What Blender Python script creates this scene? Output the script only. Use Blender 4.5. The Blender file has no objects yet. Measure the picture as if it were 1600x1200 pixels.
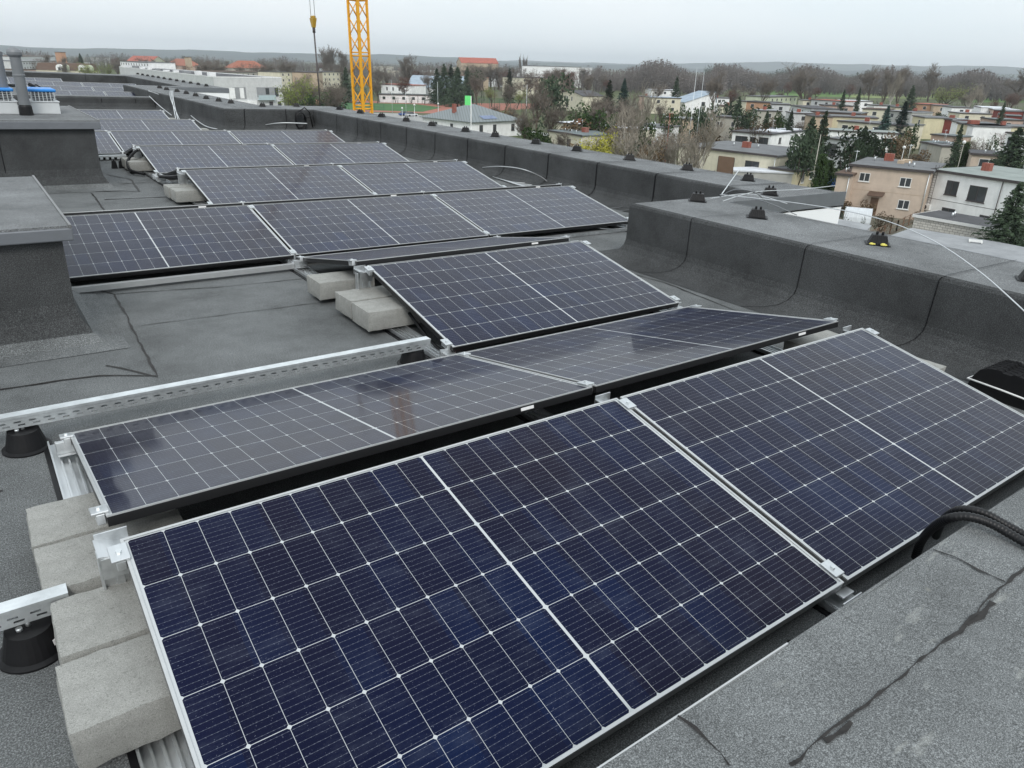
import bpy, math, random
from mathutils import Matrix, Vector
random.seed(7)
S = bpy.context.scene
COL = S.collection
rad = math.radians
# ------------------------------------------------------------------ camera
F = 1133.764
CAM = Vector((-0.138956, -1.820267, 1.461748))
def basis(p, y, r):
    cy, sy, cp, sp = math.cos(y), math.sin(y), math.cos(p), math.sin(p)
    fwd = Vector((sy*cp, cy*cp, -sp)); right = Vector((cy, -sy, 0)); up = right.cross(fwd)
    cr, sr = math.cos(r), math.sin(r)
    r2 = right*cr + up*sr; u2 = up*cr - right*sr
    return Matrix((r2, u2, -fwd)).transposed()          # columns = camera axes
YAW = 0.64778202
BR = basis(0.4083631, YAW, 0.0527459)                    # camera seen from the (slightly pitched) roof plane
BW = basis(rad(23.75), YAW, rad(1.5))                    # camera seen from true level ground
ROOF = Matrix.Translation(CAM) @ (BW @ BR.inverted()).to_4x4() @ Matrix.Translation(-CAM)   # the roof's fall for drainage
cd = bpy.data.cameras.new('camera'); cam = bpy.data.objects.new('camera', cd); COL.objects.link(cam)
cam.matrix_world = Matrix.Translation(CAM) @ BW.to_4x4()
cd.sensor_width = 36; cd.lens = F/1600*36; cd.clip_start = 0.05; cd.clip_end = 40000
S.camera = cam
GZ = -15.0
def at(u, v, z=GZ):
    d = BW @ Vector(((u-800)/F, -(v-600)/F, -1)); t = (z-CAM.z)/d.z
    return CAM + d*t
def horizon(u):
    # image row where a level ray leaves at column u
    a, b = 0., 300.
    for _ in range(30):
        m = (a+b)/2; d = BW @ Vector(((u-800)/F, -(m-600)/F, -1))
        if d.z > 0: a = m
        else: b = m
    return a
# ------------------------------------------------------------------ world + sun
SUN_EL, SUN_AZ = rad(42), rad(206)
w = bpy.data.worlds.new('World'); S.world = w; w.use_nodes = True
nt = w.node_tree; N = nt.nodes; Lk = nt.links; N.clear()
out = N.new('ShaderNodeOutputWorld'); bg = N.new('ShaderNodeBackground'); bg.inputs['Strength'].default_value = 0.1
sky = N.new('ShaderNodeTexSky'); sky.sky_type = 'NISHITA'; sky.sun_disc = False
sky.sun_elevation = SUN_EL; sky.sun_rotation = SUN_AZ; sky.air_density = 1.0; sky.dust_density = 3.0
tc = N.new('ShaderNodeTexCoord'); sep = N.new('ShaderNodeSeparateXYZ'); Lk.new(tc.outputs['Generated'], sep.inputs[0])
mp = N.new('ShaderNodeMapping'); mp.inputs['Scale'].default_value = (1, 1, 4.5); Lk.new(tc.outputs['Generated'], mp.inputs[0])
cn = N.new('ShaderNodeTexNoise'); cn.inputs['Scale'].default_value = 1.6; cn.inputs['Detail'].default_value = 5; Lk.new(mp.outputs[0], cn.inputs[0])
cr = N.new('ShaderNodeValToRGB'); Lk.new(cn.outputs[0], cr.inputs[0])
cr.color_ramp.elements[0].position = .3; cr.color_ramp.elements[0].color = (8.9, 10.1, 10.7, 1)
cr.color_ramp.elements[1].position = .72; cr.color_ramp.elements[1].color = (10.8, 11.2, 11.5, 1)
mx = N.new('ShaderNodeMixRGB'); mx.inputs[0].default_value = .88
Lk.new(sky.outputs[0], mx.inputs[1]); Lk.new(cr.outputs[0], mx.inputs[2])
zr = N.new('ShaderNodeMapRange'); zr.inputs[1].default_value = .03; zr.inputs[2].default_value = .9; zr.inputs[3].default_value = 1.0; zr.inputs[4].default_value = 1.3; Lk.new(sep.outputs[2], zr.inputs[0])
zm = N.new('ShaderNodeVectorMath'); zm.operation = 'SCALE'; Lk.new(mx.outputs[0], zm.inputs[0]); Lk.new(zr.outputs[0], zm.inputs['Scale'])   # an overcast sky is brighter overhead
Lk.new(zm.outputs[0], bg.inputs[0]); Lk.new(bg.outputs[0], out.inputs[0])
sd = bpy.data.lights.new('sun', 'SUN'); sd.energy = 1.5; sd.angle = rad(18); sd.color = (1, .97, .93)
so = bpy.data.objects.new('sun', sd); COL.objects.link(so)
so.rotation_euler = (rad(90)-SUN_EL, 0, -SUN_AZ+math.pi)
S.view_settings.view_transform = 'Standard'; S.view_settings.look = 'None'; S.view_settings.exposure = 0.05
S.view_settings.gamma = 1.0
S.render.engine = 'CYCLES'
# ------------------------------------------------------------------ materials
MC = {}
class NT:
    def __init__(s, m): s.t = m.node_tree; s.n = s.t.nodes; s.b = s.n['Principled BSDF']
    def new(s, k, **kw):
        o = s.n.new(k)
        for a, v in kw.items(): setattr(o, a, v)
        return o
    def link(s, a, b): s.t.links.new(a, b)
    def math(s, op, a, b=None, c=None, clamp=False):
        o = s.n.new('ShaderNodeMath'); o.operation = op; o.use_clamp = clamp
        for i, v in enumerate((a, b, c)):
            if v is None: continue
            if isinstance(v, (int, float)): o.inputs[i].default_value = v
            else: s.link(v, o.inputs[i])
        return o.outputs[0]
    def noise(s, scale, detail=3, coord='Object', rough=.5, sc=None, out=0):
        c = s.n.new('ShaderNodeTexCoord').outputs[coord]
        if sc:
            mp = s.n.new('ShaderNodeMapping'); mp.inputs['Scale'].default_value = sc; s.link(c, mp.inputs[0]); c = mp.outputs[0]
        o = s.n.new('ShaderNodeTexNoise'); o.inputs['Scale'].default_value = scale; o.inputs['Detail'].default_value = detail
        o.inputs['Roughness'].default_value = rough; s.link(c, o.inputs['Vector']); return o.outputs[out]
    def ramp(s, f, stops):
        o = s.n.new('ShaderNodeValToRGB'); s.link(f, o.inputs[0]); e = o.color_ramp.elements
        while len(e) < len(stops): e.new(.5)
        for el, (p, c) in zip(e, stops): el.position = p; el.color = (*c, 1) if len(c) == 3 else c
        return o.outputs[0]
    def mix(s, f, a, b, bt='MIX'):
        o = s.n.new('ShaderNodeMixRGB'); o.blend_type = bt
        for i, v in zip((0, 1, 2), (f, a, b)):
            if isinstance(v, (int, float)): o.inputs[i].default_value = v
            elif isinstance(v, tuple): o.inputs[i].default_value = (*v, 1)
            else: s.link(v, o.inputs[i])
        return o.outputs[0]
    def bump(s, h, strength, dist):
        o = s.n.new('ShaderNodeBump'); o.inputs['Strength'].default_value = strength; o.inputs['Distance'].default_value = dist
        s.link(h, o.inputs['Height']); s.link(o.outputs[0], s.b.inputs['Normal'])
def mat(name, col=(.5, .5, .5), rough=.7, metal=0., var=.12, scale=3., fn=None, spec=.5):
    if name in MC: return MC[name]
    m = bpy.data.materials.new(name); m.use_nodes = True; t = NT(m); MC[name] = m
    t.b.inputs['Roughness'].default_value = rough; t.b.inputs['Metallic'].default_value = metal
    t.b.inputs['Specular IOR Level'].default_value = spec
    if fn: fn(t)
    elif var:
        f = t.noise(scale, 5, rough=.65)
        lo = tuple(c*(1-var) for c in col); hi = tuple(min(1, c*(1+var)) for c in col)
        t.link(t.ramp(f, [(.3, lo), (.7, hi)]), t.b.inputs['Base Color'])
    else: t.b.inputs['Base Color'].default_value = (*col, 1)
    return m
def f_membrane(base, tint, stain=False, gs=230):
    def fn(t):
        a = t.noise(gs, 2, rough=.85); b = t.noise(1.6, 7, rough=.72); c = t.noise(90, 3)
        k = t.ramp(a, [(.28, tuple(base*.28*x for x in tint)), (.5, tuple(base*x for x in tint)), (.66, tuple(base*2.3*x for x in tint))])
        k = t.mix(.8, k, t.ramp(b, [(.3, (.5,)*3), (.5, (1,)*3), (.7, (1.42,)*3)]), 'MULTIPLY')
        k = t.mix(.5, k, t.ramp(c, [(.3, (.7,)*3), (.7, (1.3,)*3)]), 'MULTIPLY')
        if stain:
            s = t.noise(4.5, 4, sc=(1.0, 3.5, 1), rough=.7); k = t.mix(t.ramp(s, [(.60, (0,)*3), (.72, (.38,)*3)]), k, (.42, .43, .40))
            s2 = t.noise(7.5, 2, sc=(1, 1, 1)); k = t.mix(t.ramp(s2, [(.69, (0,)*3), (.74, (.4,)*3)]), k, (.45, .44, .36))
        t.link(k, t.b.inputs['Base Color']); t.bump(a, .5, .004)
    return fn
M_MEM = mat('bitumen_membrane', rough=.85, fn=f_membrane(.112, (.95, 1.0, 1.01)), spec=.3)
M_WALLMEM = mat('bitumen_shaded_upstand', rough=.9, fn=f_membrane(.052, (.96, 1.0, 1.02)), spec=.25)  # same membrane, darker: shade of the upright faces put into the colour
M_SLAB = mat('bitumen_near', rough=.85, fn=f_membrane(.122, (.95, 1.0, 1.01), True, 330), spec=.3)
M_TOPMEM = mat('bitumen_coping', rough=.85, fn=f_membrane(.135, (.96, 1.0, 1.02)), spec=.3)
M_SEAM = mat('bitumen_seam', (.007, .007, .008), .6, var=.5, scale=30, spec=.2)
M_BLEED = mat('bitumen_bleed', (.020, .018, .017), .6, var=.6, scale=40, spec=.3)
def f_concrete(t):
    a = t.noise(28, 8, rough=.7); b = t.noise(5, 3); c = t.noise(160, 2)
    k = t.ramp(a, [(.3, (.265, .266, .250)), (.5, (.305, .306, .288)), (.7, (.34, .34, .322))])
    k = t.mix(.6, k, t.ramp(b, [(.3, (.86,)*3), (.7, (1.08,)*3)]), 'MULTIPLY')
    k = t.mix(.7, k, t.ramp(c, [(.3, (.6,)*3), (.40, (1,)*3)]), 'MULTIPLY')
    g = t.noise(420, 2, rough=.8); k = t.mix(.8, k, t.ramp(g, [(.3, (.55,)*3), (.5, (1,)*3), (.7, (1.3,)*3)]), 'MULTIPLY')
    t.link(k, t.b.inputs['Base Color']); t.bump(g, .6, .003)
M_CONC = mat('concrete', rough=.95, fn=f_concrete, spec=.2)
def f_alu(t):
    a = t.noise(30, 3, sc=(1, .05, 1)); t.link(t.ramp(a, [(.3, (.55, .57, .58)), (.7, (.74, .76, .77))]), t.b.inputs['Base Color'])
    t.link(t.ramp(t.noise(12, 3), [(.3, (.3,)*3), (.7, (.5,)*3)]), t.b.inputs['Roughness'])
M_ALU = mat('aluminium', metal=.9, fn=f_alu)
M_GALV = mat('galvanised_steel', (.66, .69, .70), .42, .75, .18, 14)
M_LIP = mat('frame_lip', (.50, .51, .51), .4, .6, .06, 20)
M_BLACKFR = mat('frame_black', (.012, .012, .013), .38, .3, 0)
M_GREYFR = mat('frame_side_grey', (.22, .22, .22), .45, .7, .1, 9)
M_BLK = mat('black_plastic', (.007, .007, .008), .5, 0, .3, 20, spec=.28)
M_WHT = mat('white_label', (.75, .75, .74), .5, 0, 0)
M_FOAM = mat('yellow_glue', (.62, .55, .12), .8, 0, .2, 50)
def f_cells(t):
    # module of 20 x 6 half cells in local metres; x along the long side, y across
    L, W = 1.755, 1.038
    tcn = t.new('ShaderNodeTexCoord'); sp = t.new('ShaderNodeSeparateXYZ'); t.link(tcn.outputs['Object'], sp.inputs[0])
    x, y = sp.outputs[0], sp.outputs[1]
    px, py = .0859, .1700
    hx = t.math('ABSOLUTE', t.math('SUBTRACT', x, L/2))             # distance from the middle line
    ux = t.math('SUBTRACT', hx, .0036); cx = t.math('DIVIDE', ux, px)
    uy = t.math('SUBTRACT', y, (W-6*py)/2); cy = t.math('DIVIDE', uy, py)
    fx = t.math('MULTIPLY', t.math('ABSOLUTE', t.math('SUBTRACT', t.math('FRACT', cx), .5)), px)   # 0 centre .. px/2 edge
    fy = t.math('MULTIPLY', t.math('ABSOLUTE', t.math('SUBTRACT', t.math('FRACT', cy), .5)), py)
    gx = t.math('GREATER_THAN', fx, px/2-.0006); gy = t.math('GREATER_THAN', fy, py/2-.0008)
    dia = t.math('GREATER_THAN', t.math('ADD', fx, fy), (px+py)/2-.0065)
    mid = t.math('LESS_THAN', ux, 0.0006)
    outx = t.math('GREATER_THAN', cx, 10.0); oy1 = t.math('LESS_THAN', cy, 0.0); oy2 = t.math('GREATER_THAN', cy, 6.0)
    g = gx
    for k in (gy, dia, mid, outx, oy1, oy2): g = t.math('MAXIMUM', g, k)
    # fine wires along x and fingers across
    bb = t.math('ABSOLUTE', t.math('SUBTRACT', t.math('FRACT', t.math('MULTIPLY', cy, 10.0)), .5))
    wire = t.math('LESS_THAN', bb, .03)
    dots = t.math('LESS_THAN', t.math('ABSOLUTE', t.math('SUBTRACT', t.math('FRACT', t.math('MULTIPLY', cx, 7.0)), .5)), .14)
    wires = t.math('MULTIPLY', wire, t.math('ADD', .26, t.math('MULTIPLY', dots, .34)))
    cmb = t.new('ShaderNodeCombineXYZ'); t.link(t.math('FLOOR', t.math('DIVIDE', x, px)), cmb.inputs[0]); t.link(t.math('FLOOR', cy), cmb.inputs[1])
    oi = t.new('ShaderNodeObjectInfo'); t.link(t.math('MULTIPLY', oi.outputs['Random'], 50), cmb.inputs[2])
    wn = t.new('ShaderNodeTexWhiteNoise'); t.link(cmb.outputs[0], wn.inputs[0])
    cell = t.ramp(wn.outputs[0], [(0, (.0015, .0040, .022)), (.5, (.0022, .0046, .024)), (1, (.0015, .0078, .038))])
    big = t.noise(.9, 2); cell = t.mix(t.ramp(big, [(.35, (0,)*3), (.62, (.75,)*3)]), cell, (.0065, .0045, .0125))  # broad purple zones: angle-dependent iridescence put into the cell colour
    cell = t.mix(wires, cell, (.22, .24, .29))
    speck = t.noise(260, 1); cell = t.mix(t.ramp(speck, [(.73, (0,)*3), (.77, (.3,)*3)]), cell, (.3, .32, .4))
    dust = t.noise(4.5, 6, rough=.75, sc=(1, 2.2, 1)); cell = t.mix(t.ramp(dust, [(.5, (.0,)*3), (.8, (.06,)*3)]), cell, (.35, .4, .5))
    col = t.mix(g, cell, (.46, .48, .49))
    t.link(col, t.b.inputs['Base Color']); t.b.inputs['Roughness'].default_value = .35; t.b.inputs['Specular IOR Level'].default_value = 0.05
    lw_ = t.new('ShaderNodeLayerWeight'); lw_.inputs['Blend'].default_value = .5      # anti-reflective, finely textured solar glass
    t.link(t.ramp(lw_.outputs['Facing'], [(.0, (.25,)*3), (.36, (.36,)*3), (.66, (1.0,)*3), (.80, (.5,)*3), (.88, (.24,)*3)]), t.b.inputs['Coat Weight'])
    t.b.inputs['Coat IOR'].default_value = 1.22
    t.link(t.ramp(dust, [(.3, (.05,)*3), (.7, (.10,)*3)]), t.b.inputs['Coat Roughness'])
M_CELL = mat('solar_cells', fn=f_cells)
# ------------------------------------------------------------------ mesh builder
class MB:
    def __init__(s): s.v = []; s.f = []; s.m = []; s.sm = []
    def face(s, pts, mi=0, smooth=False):
        b = len(s.v); s.v += [tuple(p) for p in pts]; s.f.append(tuple(range(b, b+len(pts)))); s.m.append(mi); s.sm.append(smooth)
    def hexa(s, p, mi=0):
        b = len(s.v); s.v += [tuple(q) for q in p]
        for f in ((0, 3, 2, 1), (4, 5, 6, 7), (0, 1, 5, 4), (1, 2, 6, 5), (2, 3, 7, 6), (3, 0, 4, 7)):
            s.f.append(tuple(b+i for i in f)); s.m.append(mi); s.sm.append(False)
    def box(s, x0, x1, y0, y1, z0, z1, mi=0):
        s.hexa([(x0, y0, z0), (x1, y0, z0), (x1, y1, z0), (x0, y1, z0), (x0, y0, z1), (x1, y0, z1), (x1, y1, z1), (x0, y1, z1)], mi)
    def frustum(s, cx, cy, z0, z1, a0, b0, a1, b1, mi=0):
        s.hexa([(cx-a0, cy-b0, z0), (cx+a0, cy-b0, z0), (cx+a0, cy+b0, z0), (cx-a0, cy+b0, z0), (cx-a1, cy-b1, z1), (cx+a1, cy-b1, z1), (cx+a1, cy+b1, z1), (cx-a1, cy+b1, z1)], mi)
    def tube(s, pts, r, n=8, mi=0, cap=True, smooth=True):
        pts = [Vector(p) for p in pts]; rs = r if isinstance(r, (list, tuple)) else [r]*len(pts); rings = []; b = len(s.v); prev = None
        for i, p in enumerate(pts):
            d = (pts[min(i+1, len(pts)-1)]-pts[max(i-1, 0)]).normalized()
            if prev is None: a = d.orthogonal().normalized()
            else: a = (prev-d*prev.dot(d)).normalized()
            prev = a; c = d.cross(a)
            for k in range(n):
                t = 2*math.pi*k/n; s.v.append(tuple(p+(a*math.cos(t)+c*math.sin(t))*rs[i]))
        for i in range(len(pts)-1):
            for k in range(n):
                s.f.append((b+i*n+k, b+i*n+(k+1) % n, b+(i+1)*n+(k+1) % n, b+(i+1)*n+k)); s.m.append(mi); s.sm.append(smooth)
        if cap:
            s.f.append(tuple(b+k for k in range(n))[::-1]); s.m.append(mi); s.sm.append(False)
            e = b+(len(pts)-1)*n; s.f.append(tuple(e+k for k in range(n))); s.m.append(mi); s.sm.append(False)
    def build(s, name, mats, parent=None, bevel=0, seg=2):
        me = bpy.data.meshes.new(name); me.from_pydata(s.v, [], s.f)
        for m in (mats if isinstance(mats, (list, tuple)) else [mats]): me.materials.append(m)
        me.polygons.foreach_set('material_index', s.m); me.polygons.foreach_set('use_smooth', s.sm); me.update()
        o = bpy.data.objects.new(name, me); COL.objects.link(o)
        if parent: o.parent = parent
        if bevel:
            b = o.modifiers.new('bevel', 'BEVEL'); b.width = bevel; b.segments = seg; b.limit_method = 'ANGLE'
        return o
def tag(o, label=None, cat=None, group=None, kind=None):
    if label: o['label'] = label
    if cat: o['category'] = cat
    if group: o['group'] = group
    if kind: o['kind'] = kind
    return o
def thing(name, label, cat, loc=(0, 0, 0), rz=0, group=None, roof=False):
    o = bpy.data.objects.new(name, None); COL.objects.link(o); o.empty_display_size = .1
    m = Matrix.Translation(Vector(loc)) @ Matrix.Rotation(rz, 4, 'Z')
    o.matrix_world = (ROOF @ m) if roof else m
    return tag(o, label, cat, group)
def copy_tree(o, parent=None, mw=None):
    c = o.copy(); COL.objects.link(c)
    if parent: c.parent = parent
    if mw is not None: c.matrix_world = mw
    for ch in list(o.children): copy_tree(ch, c)
    return c
def roofm(loc, rz=0): return ROOF @ Matrix.Translation(Vector(loc)) @ Matrix.Rotation(rz, 4, 'Z')
def wob(p, a): return (p[0]+random.uniform(-a, a), p[1]+random.uniform(-a, a), p[2])
def ribbon(mb, pts, wd, z=.004, th=.003, jit=.006, wj=.5, step=.07):
    """uneven bitumen bead along a polyline, lying on a level surface"""
    P = []
    for a, b in zip(pts[:-1], pts[1:]):
        a, b = Vector(a), Vector(b); n = max(1, int((b-a).length/step))
        P += [a.lerp(b, i/n) for i in range(n)]
    P.append(Vector(pts[-1])); prev = None
    for i, p in enumerate(P):
        d = (P[min(i+1, len(P)-1)]-P[max(0, i-1)]).normalized(); nrm = Vector((-d.y, d.x, 0))
        c = p + nrm*random.uniform(-jit, jit); h = wd*(1+random.uniform(-wj, wj))/2
        cur = (c-nrm*h, c+nrm*h)
        if prev: mb.face([prev[0]+Vector((0, 0, z)), cur[0]+Vector((0, 0, z)), cur[1]+Vector((0, 0, z)), prev[1]+Vector((0, 0, z))])
        prev = cur
# ================================================================== OUR ROOF
INN = [(4.4, -9), (4.4, 2.65), (6.3, 2.65), (6.3, 14.4), (4.4, 14.4), (4.4, 25.0), (6.1, 25.0), (6.1, 34.0), (-9, 36.0)]
OUT = [(5.4, -9), (5.4, 2.4), (7.32, 2.4), (7.32, 15.9), (5.6, 15.9), (5.6, 24.6), (7.5, 24.6), (7.5, 36.0), (-9, 38.0)]
mb = MB(); mb.face([(-12, -12, 0), (5.0, -12, 0), (5.0, 37, 0), (-12, 37, 0)]); mb.face([(5.0, 2.5, 0), (7.2, 2.5, 0), (7.2, 15.5, 0), (5.0, 15.5, 0)]); mb.face([(5.0, 24.8, 0), (7.2, 24.8, 0), (7.2, 36, 0), (5.0, 36, 0)])
o = mb.build('roof_deck', M_MEM); o.matrix_world = ROOF.copy(); tag(o, kind='structure')
mb = MB()
ribbon(mb, [(.37, 3.57, 0), (.50, 3.34, 0), (.43, 1.8, 0), (.25, 2.07, 0)], .011, .004)
ribbon(mb, [(.43, 1.82, 0), (.2, 1.95, 0), (-.12, 1.98, 0), (-1.2, 2.0, 0)], .011, .0042)
ribbon(mb, [(.5, 3.34, 0), (1.1, 3.22, 0), (1.73, 3.17, 0)], .008, .004, .003)
ribbon(mb, [(-2, .98, 0), (-.25, 1.0, 0)], .014, .004)
ribbon(mb, [(-2, -.35, 0), (-.4, -.33, 0), (-.15, -1.0, 0)], .012, .004)
ribbon(mb, [(1.0, 7.5, 0), (1.42, 7.35, 0), (1.5, 8.3, 0), (1.15, 9.2, 0)], .02, .004, .01)
ribbon(mb, [(1.0, 6.95, 0), (1.9, 6.9, 0)], .02, .004); ribbon(mb, [(1.35, 8.0, 0), (2.2, 7.95, 0)], .02, .004)
ribbon(mb, [(3.5, 2.55, 0), (3.95, 2.7, 0), (4.1, 1.9, 0), (4.0, 1.0, 0), (4.1, -.6, 0)], .009, .004)
ribbon(mb, [(2.6, 3.6, 0), (4.6, 3.5, 0), (6.0, 3.6, 0)], .012, .004)
ribbon(mb, [(.5, 2.62, 0), (1.1, 2.60, 0), (1.6, 2.58, 0)], .006, .004, .002); ribbon(mb, [(-1, 2.3, 0), (-.2, 2.28, 0)], .01, .004)
ribbon(mb, [(.5, 4.9, 0), (.9, 6.2, 0), (.95, 7.4, 0)], .015, .004); ribbon(mb, [(.4, 6.1, 0), (1.7, 6.05, 0)], .012, .0041, .004); ribbon(mb, [(4.6, 4.6, 0), (6.0, 4.5, 0)], .012, .004); ribbon(mb, [(5.3, 7.5, 0), (6.0, 7.4, 0)], .015, .004)
ribbon(mb, [(2.2, 3.05, 0), (3.2, 3.0, 0), (4.0, 3.1, 0)], .006, .004, .002); ribbon(mb, [(-.6, .62, 0), (-.5, -.1, 0), (-.55, -.6, 0)], .006, .004, .003)
o = mb.build('membrane_seams', M_BLEED); o.matrix_world = ROOF.copy(); tag(o, kind='structure')
# --- building body under the roof
def f_facade(t):
    a = t.noise(.6, 4); t.link(t.ramp(a, [(.3, (.78, .79, .80)), (.7, (.84, .845, .85))]), t.b.inputs['Base Color'])
M_FAC = mat('white_render', rough=.8, fn=f_facade)
bld = thing('apartment_building', 'white rendered apartment building that carries the grey roof with the solar panels', 'building', roof=True)
mb = MB()
for (a, b) in zip(OUT[:-1], OUT[1:]):
    e = .012
    mb.face([(a[0]-e, a[1]+e, -15.5), (b[0]-e, b[1]+e, -15.5), (b[0]-e, b[1]+e, .30), (a[0]-e, a[1]+e, .30)])
mb.build('facade', M_FAC, bld)
# --- parapets: one thing per stretch, profile swept along the roof edge
HP = .47
def inward(i, d):
    """inner corner i moved d metres into the roof (mitred)"""
    def nrm(a, b):
        v = Vector((b[0]-a[0], b[1]-a[1])).normalized(); return Vector((-v.y, v.x))
    n1 = nrm(INN[max(i-1, 0)], INN[max(i, 1)]); n2 = nrm(INN[min(i, len(INN)-2)], INN[min(i+1, len(INN)-1)])
    k = d/(1+n1.dot(n2)); return Vector(INN[i])+(n1+n2)*k
def parapet(i0, i1, name, label, hp=HP, seams=(), scl=1.):
    t = thing(name, label, 'parapet', (INN[i0][0], INN[i0][1], 0), roof=True); O = Vector((INN[i0][0], INN[i0][1], 0))
    prof = [(.27, .003), (.15, .010), (.08, .033), (.035, .07), (.008, .12), (0, .165), (0, hp-.03), (-.008, hp-.010), (-.028, hp)]
    rows = []
    for i in range(i0, i1+1):
        rows.append([Vector((*inward(i, d), z)) for d, z in prof])
    up = MB(); cp = MB(); tr = MB()
    for r in range(len(rows)-1):
        L_ = (rows[r+1][6]-rows[r][6]).length; n = max(1, int(L_/.5))
        for s in range(n):
            for k in range(len(prof)-1):
                a0, a1 = rows[r][k].lerp(rows[r+1][k], s/n), rows[r][k].lerp(rows[r+1][k], (s+1)/n)
                b0, b1 = rows[r][k+1].lerp(rows[r+1][k+1], s/n), rows[r][k+1].lerp(rows[r+1][k+1], (s+1)/n)
                up.face([a0-O, b0-O, b1-O, a1-O][::-1], 0, True)
        A0, A1 = rows[r][-1], rows[r+1][-1]
        B0, B1 = Vector((*OUT[i0+r], hp-.012)), Vector((*OUT[i0+r+1], hp-.012))
        cp.face([A0-O, A1-O, B1-O, B0-O][::-1])
        C0, C1 = B0-Vector((0, 0, .14)), B1-Vector((0, 0, .14))
        tr.face([B0-O, B1-O, C1-O, C0-O]); tr.face([B0-O+Vector((0, 0, .004)), B1-O+Vector((0, 0, .004)), (B1.lerp(A1, .012*1))-O+Vector((0, 0, .004)), (B0.lerp(A0, .012))-O+Vector((0, 0, .004))])
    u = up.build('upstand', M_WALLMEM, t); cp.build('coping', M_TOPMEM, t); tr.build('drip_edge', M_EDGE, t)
    # welted joints: a thin bitumen line up the face and across the coping
    sm = MB()
    for (r, d) in seams:                       # r = stretch index, d = metres along it
        A, B = rows[r], rows[r+1]; L_ = (B[6]-A[6]).length; f = d/L_
        q = [A[k].lerp(B[k], f) for k in range(len(prof))]; dr = (B[6]-A[6]).normalized(); nn = Vector((-dr.y, dr.x, 0))
        hw = .0030*scl; j0 = random.uniform(-.004, .004); slant = random.uniform(-.02, .02)
        off = [slant*k/8+j0*math.sin(k) for k in range(len(q))]
        for k in range(len(q)-1):
            o1 = nn*.004+Vector((0, 0, .003 if k < 4 else 0)); o2 = nn*.004+Vector((0, 0, .003 if k < 3 else (.004 if k >= 6 else 0)))
            sm.face([q[k]+dr*(off[k]-hw)+o1-O, q[k+1]+dr*(off[k+1]-hw)+o2-O, q[k+1]+dr*(off[k+1]+hw)+o2-O, q[k]+dr*(off[k]+hw)+o1-O])
        OA, OB = Vector((*OUT[i0+r], hp-.007)), Vector((*OUT[i0+r+1], hp+.009))
        # foot of the joint on the outer edge, square across
        e = q[-1]+Vector((0, 0, .009)); wdt = abs((OA-e).dot(nn)); g = e-nn*wdt-Vector((0, 0, .012))
        sm.face([e+dr*(-hw)-O, g+dr*(-hw)-O, g+dr*hw-O, e+dr*hw-O])
    if seams: sm.build('welted_joint', M_SEAM, t)
    return t
M_EDGE = mat('drip_edge_grey', (.16, .17, .185), .5, .3, .1, 5)
parapet(0, 2, 'parapet_wall', 'near grey membrane parapet with rounded foot at the right edge of the roof', seams=[(0, 9.05), (0, 9.95), (0, 10.95), (0, 7.9), (0, 7.0)])
parapet(2, 4, 'parapet_wall', 'long grey parapet of the wide roof bay running beside the middle panel rows', .45, seams=[(0, .5+i*1.0) for i in range(11)]+[(1, .6), (1, 1.5)], scl=3.2)
parapet(4, 6, 'parapet_wall', 'dark parapet behind the farthest rows of the first roof section, joining the cross wall', .45, seams=[(0, .45), (0, .95), (0, 1.6), (0, 2.4), (0, 3.5), (0, 4.6), (0, 7.)], scl=2.6)
parapet(6, 8, 'parapet_wall', 'farthest dark parapet around the second roof section', .45, seams=[(0, 3.), (0, 6.), (1, 1.5), (1, 4.5)], scl=3)
# cross wall between the roof sections
t = thing('cross_wall', 'low membrane covered wall crossing the roof behind the last row of the first section', 'low wall', (0, 20.6, 0), roof=True)
mb = MB()
pf = [(-.3, .003), (-.12, .02), (-.03, .08), (0, .16), (0, .27), (.03, .30), (.5, .31), (.53, .28), (.53, 0)]
for (a, b) in zip(pf[:-1], pf[1:]): mb.face([(-9, a[0], a[1]), (4.35, a[0], a[1]), (4.35, b[0], b[1]), (-9, b[0], b[1])])
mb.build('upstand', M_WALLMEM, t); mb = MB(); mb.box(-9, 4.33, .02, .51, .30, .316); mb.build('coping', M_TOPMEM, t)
mb = MB()
for x in (3.9, 3.1, 2.0, .9): mb.box(x-.01, x+.01, -.004, .0, .17, .27)
mb.build('welted_joint', M_SEAM, t)
# --- near slab the photographer leans over
t = thing('near_roof_ledge', 'speckled light grey membrane covered ledge in the lower right corner with pale stains', 'ledge', (0, -1.19, 0), roof=True)
mb = MB(); nx, ny = 60, 20
def zs(x, y): return .30+.003*math.sin(x*3.1+y*2)+.002*math.sin(x*11)+.0015*math.sin(y*14+x*5)
for i in range(nx):
    for j in range(ny):
        x0, x1 = -.8+i*4.6/nx, -.8+(i+1)*4.6/nx; y0, y1 = -j*1.6/ny, -(j+1)*1.6/ny
        mb.face([(x0, y1, zs(x0, y1)), (x1, y1, zs(x1, y1)), (x1, y0, zs(x1, y0)), (x0, y0, zs(x0, y0))], 0, True)
mb.build('top_membrane', M_SLAB, t)
mb = MB(); mb.box(-.8, 3.8, -1.6, -.004, 0, .28); mb.build('body', M_WALLMEM, t)
mb = MB(); mb.box(-.8, 1.16, 0, .004, .24, .303); mb.build('edge_flashing', M_LIP, t)
mb = MB(); mb.box(1.165, 3.8, -.003, .004, .2, .30); mb.build('lapped_membrane', M_SLAB, t)
mb = MB()
def zz(p): return (p[0], p[1]+1.19, zs(p[0], p[1]+1.19)+.0)
def rb(pts, w_, j=.008):
    mb = MB(); ribbon(mb, [zz(p) for p in pts], w_, .004, jit=j, wj=.75, step=.025); mb.build('bitumen_bead', M_BLEED, t)
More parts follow.
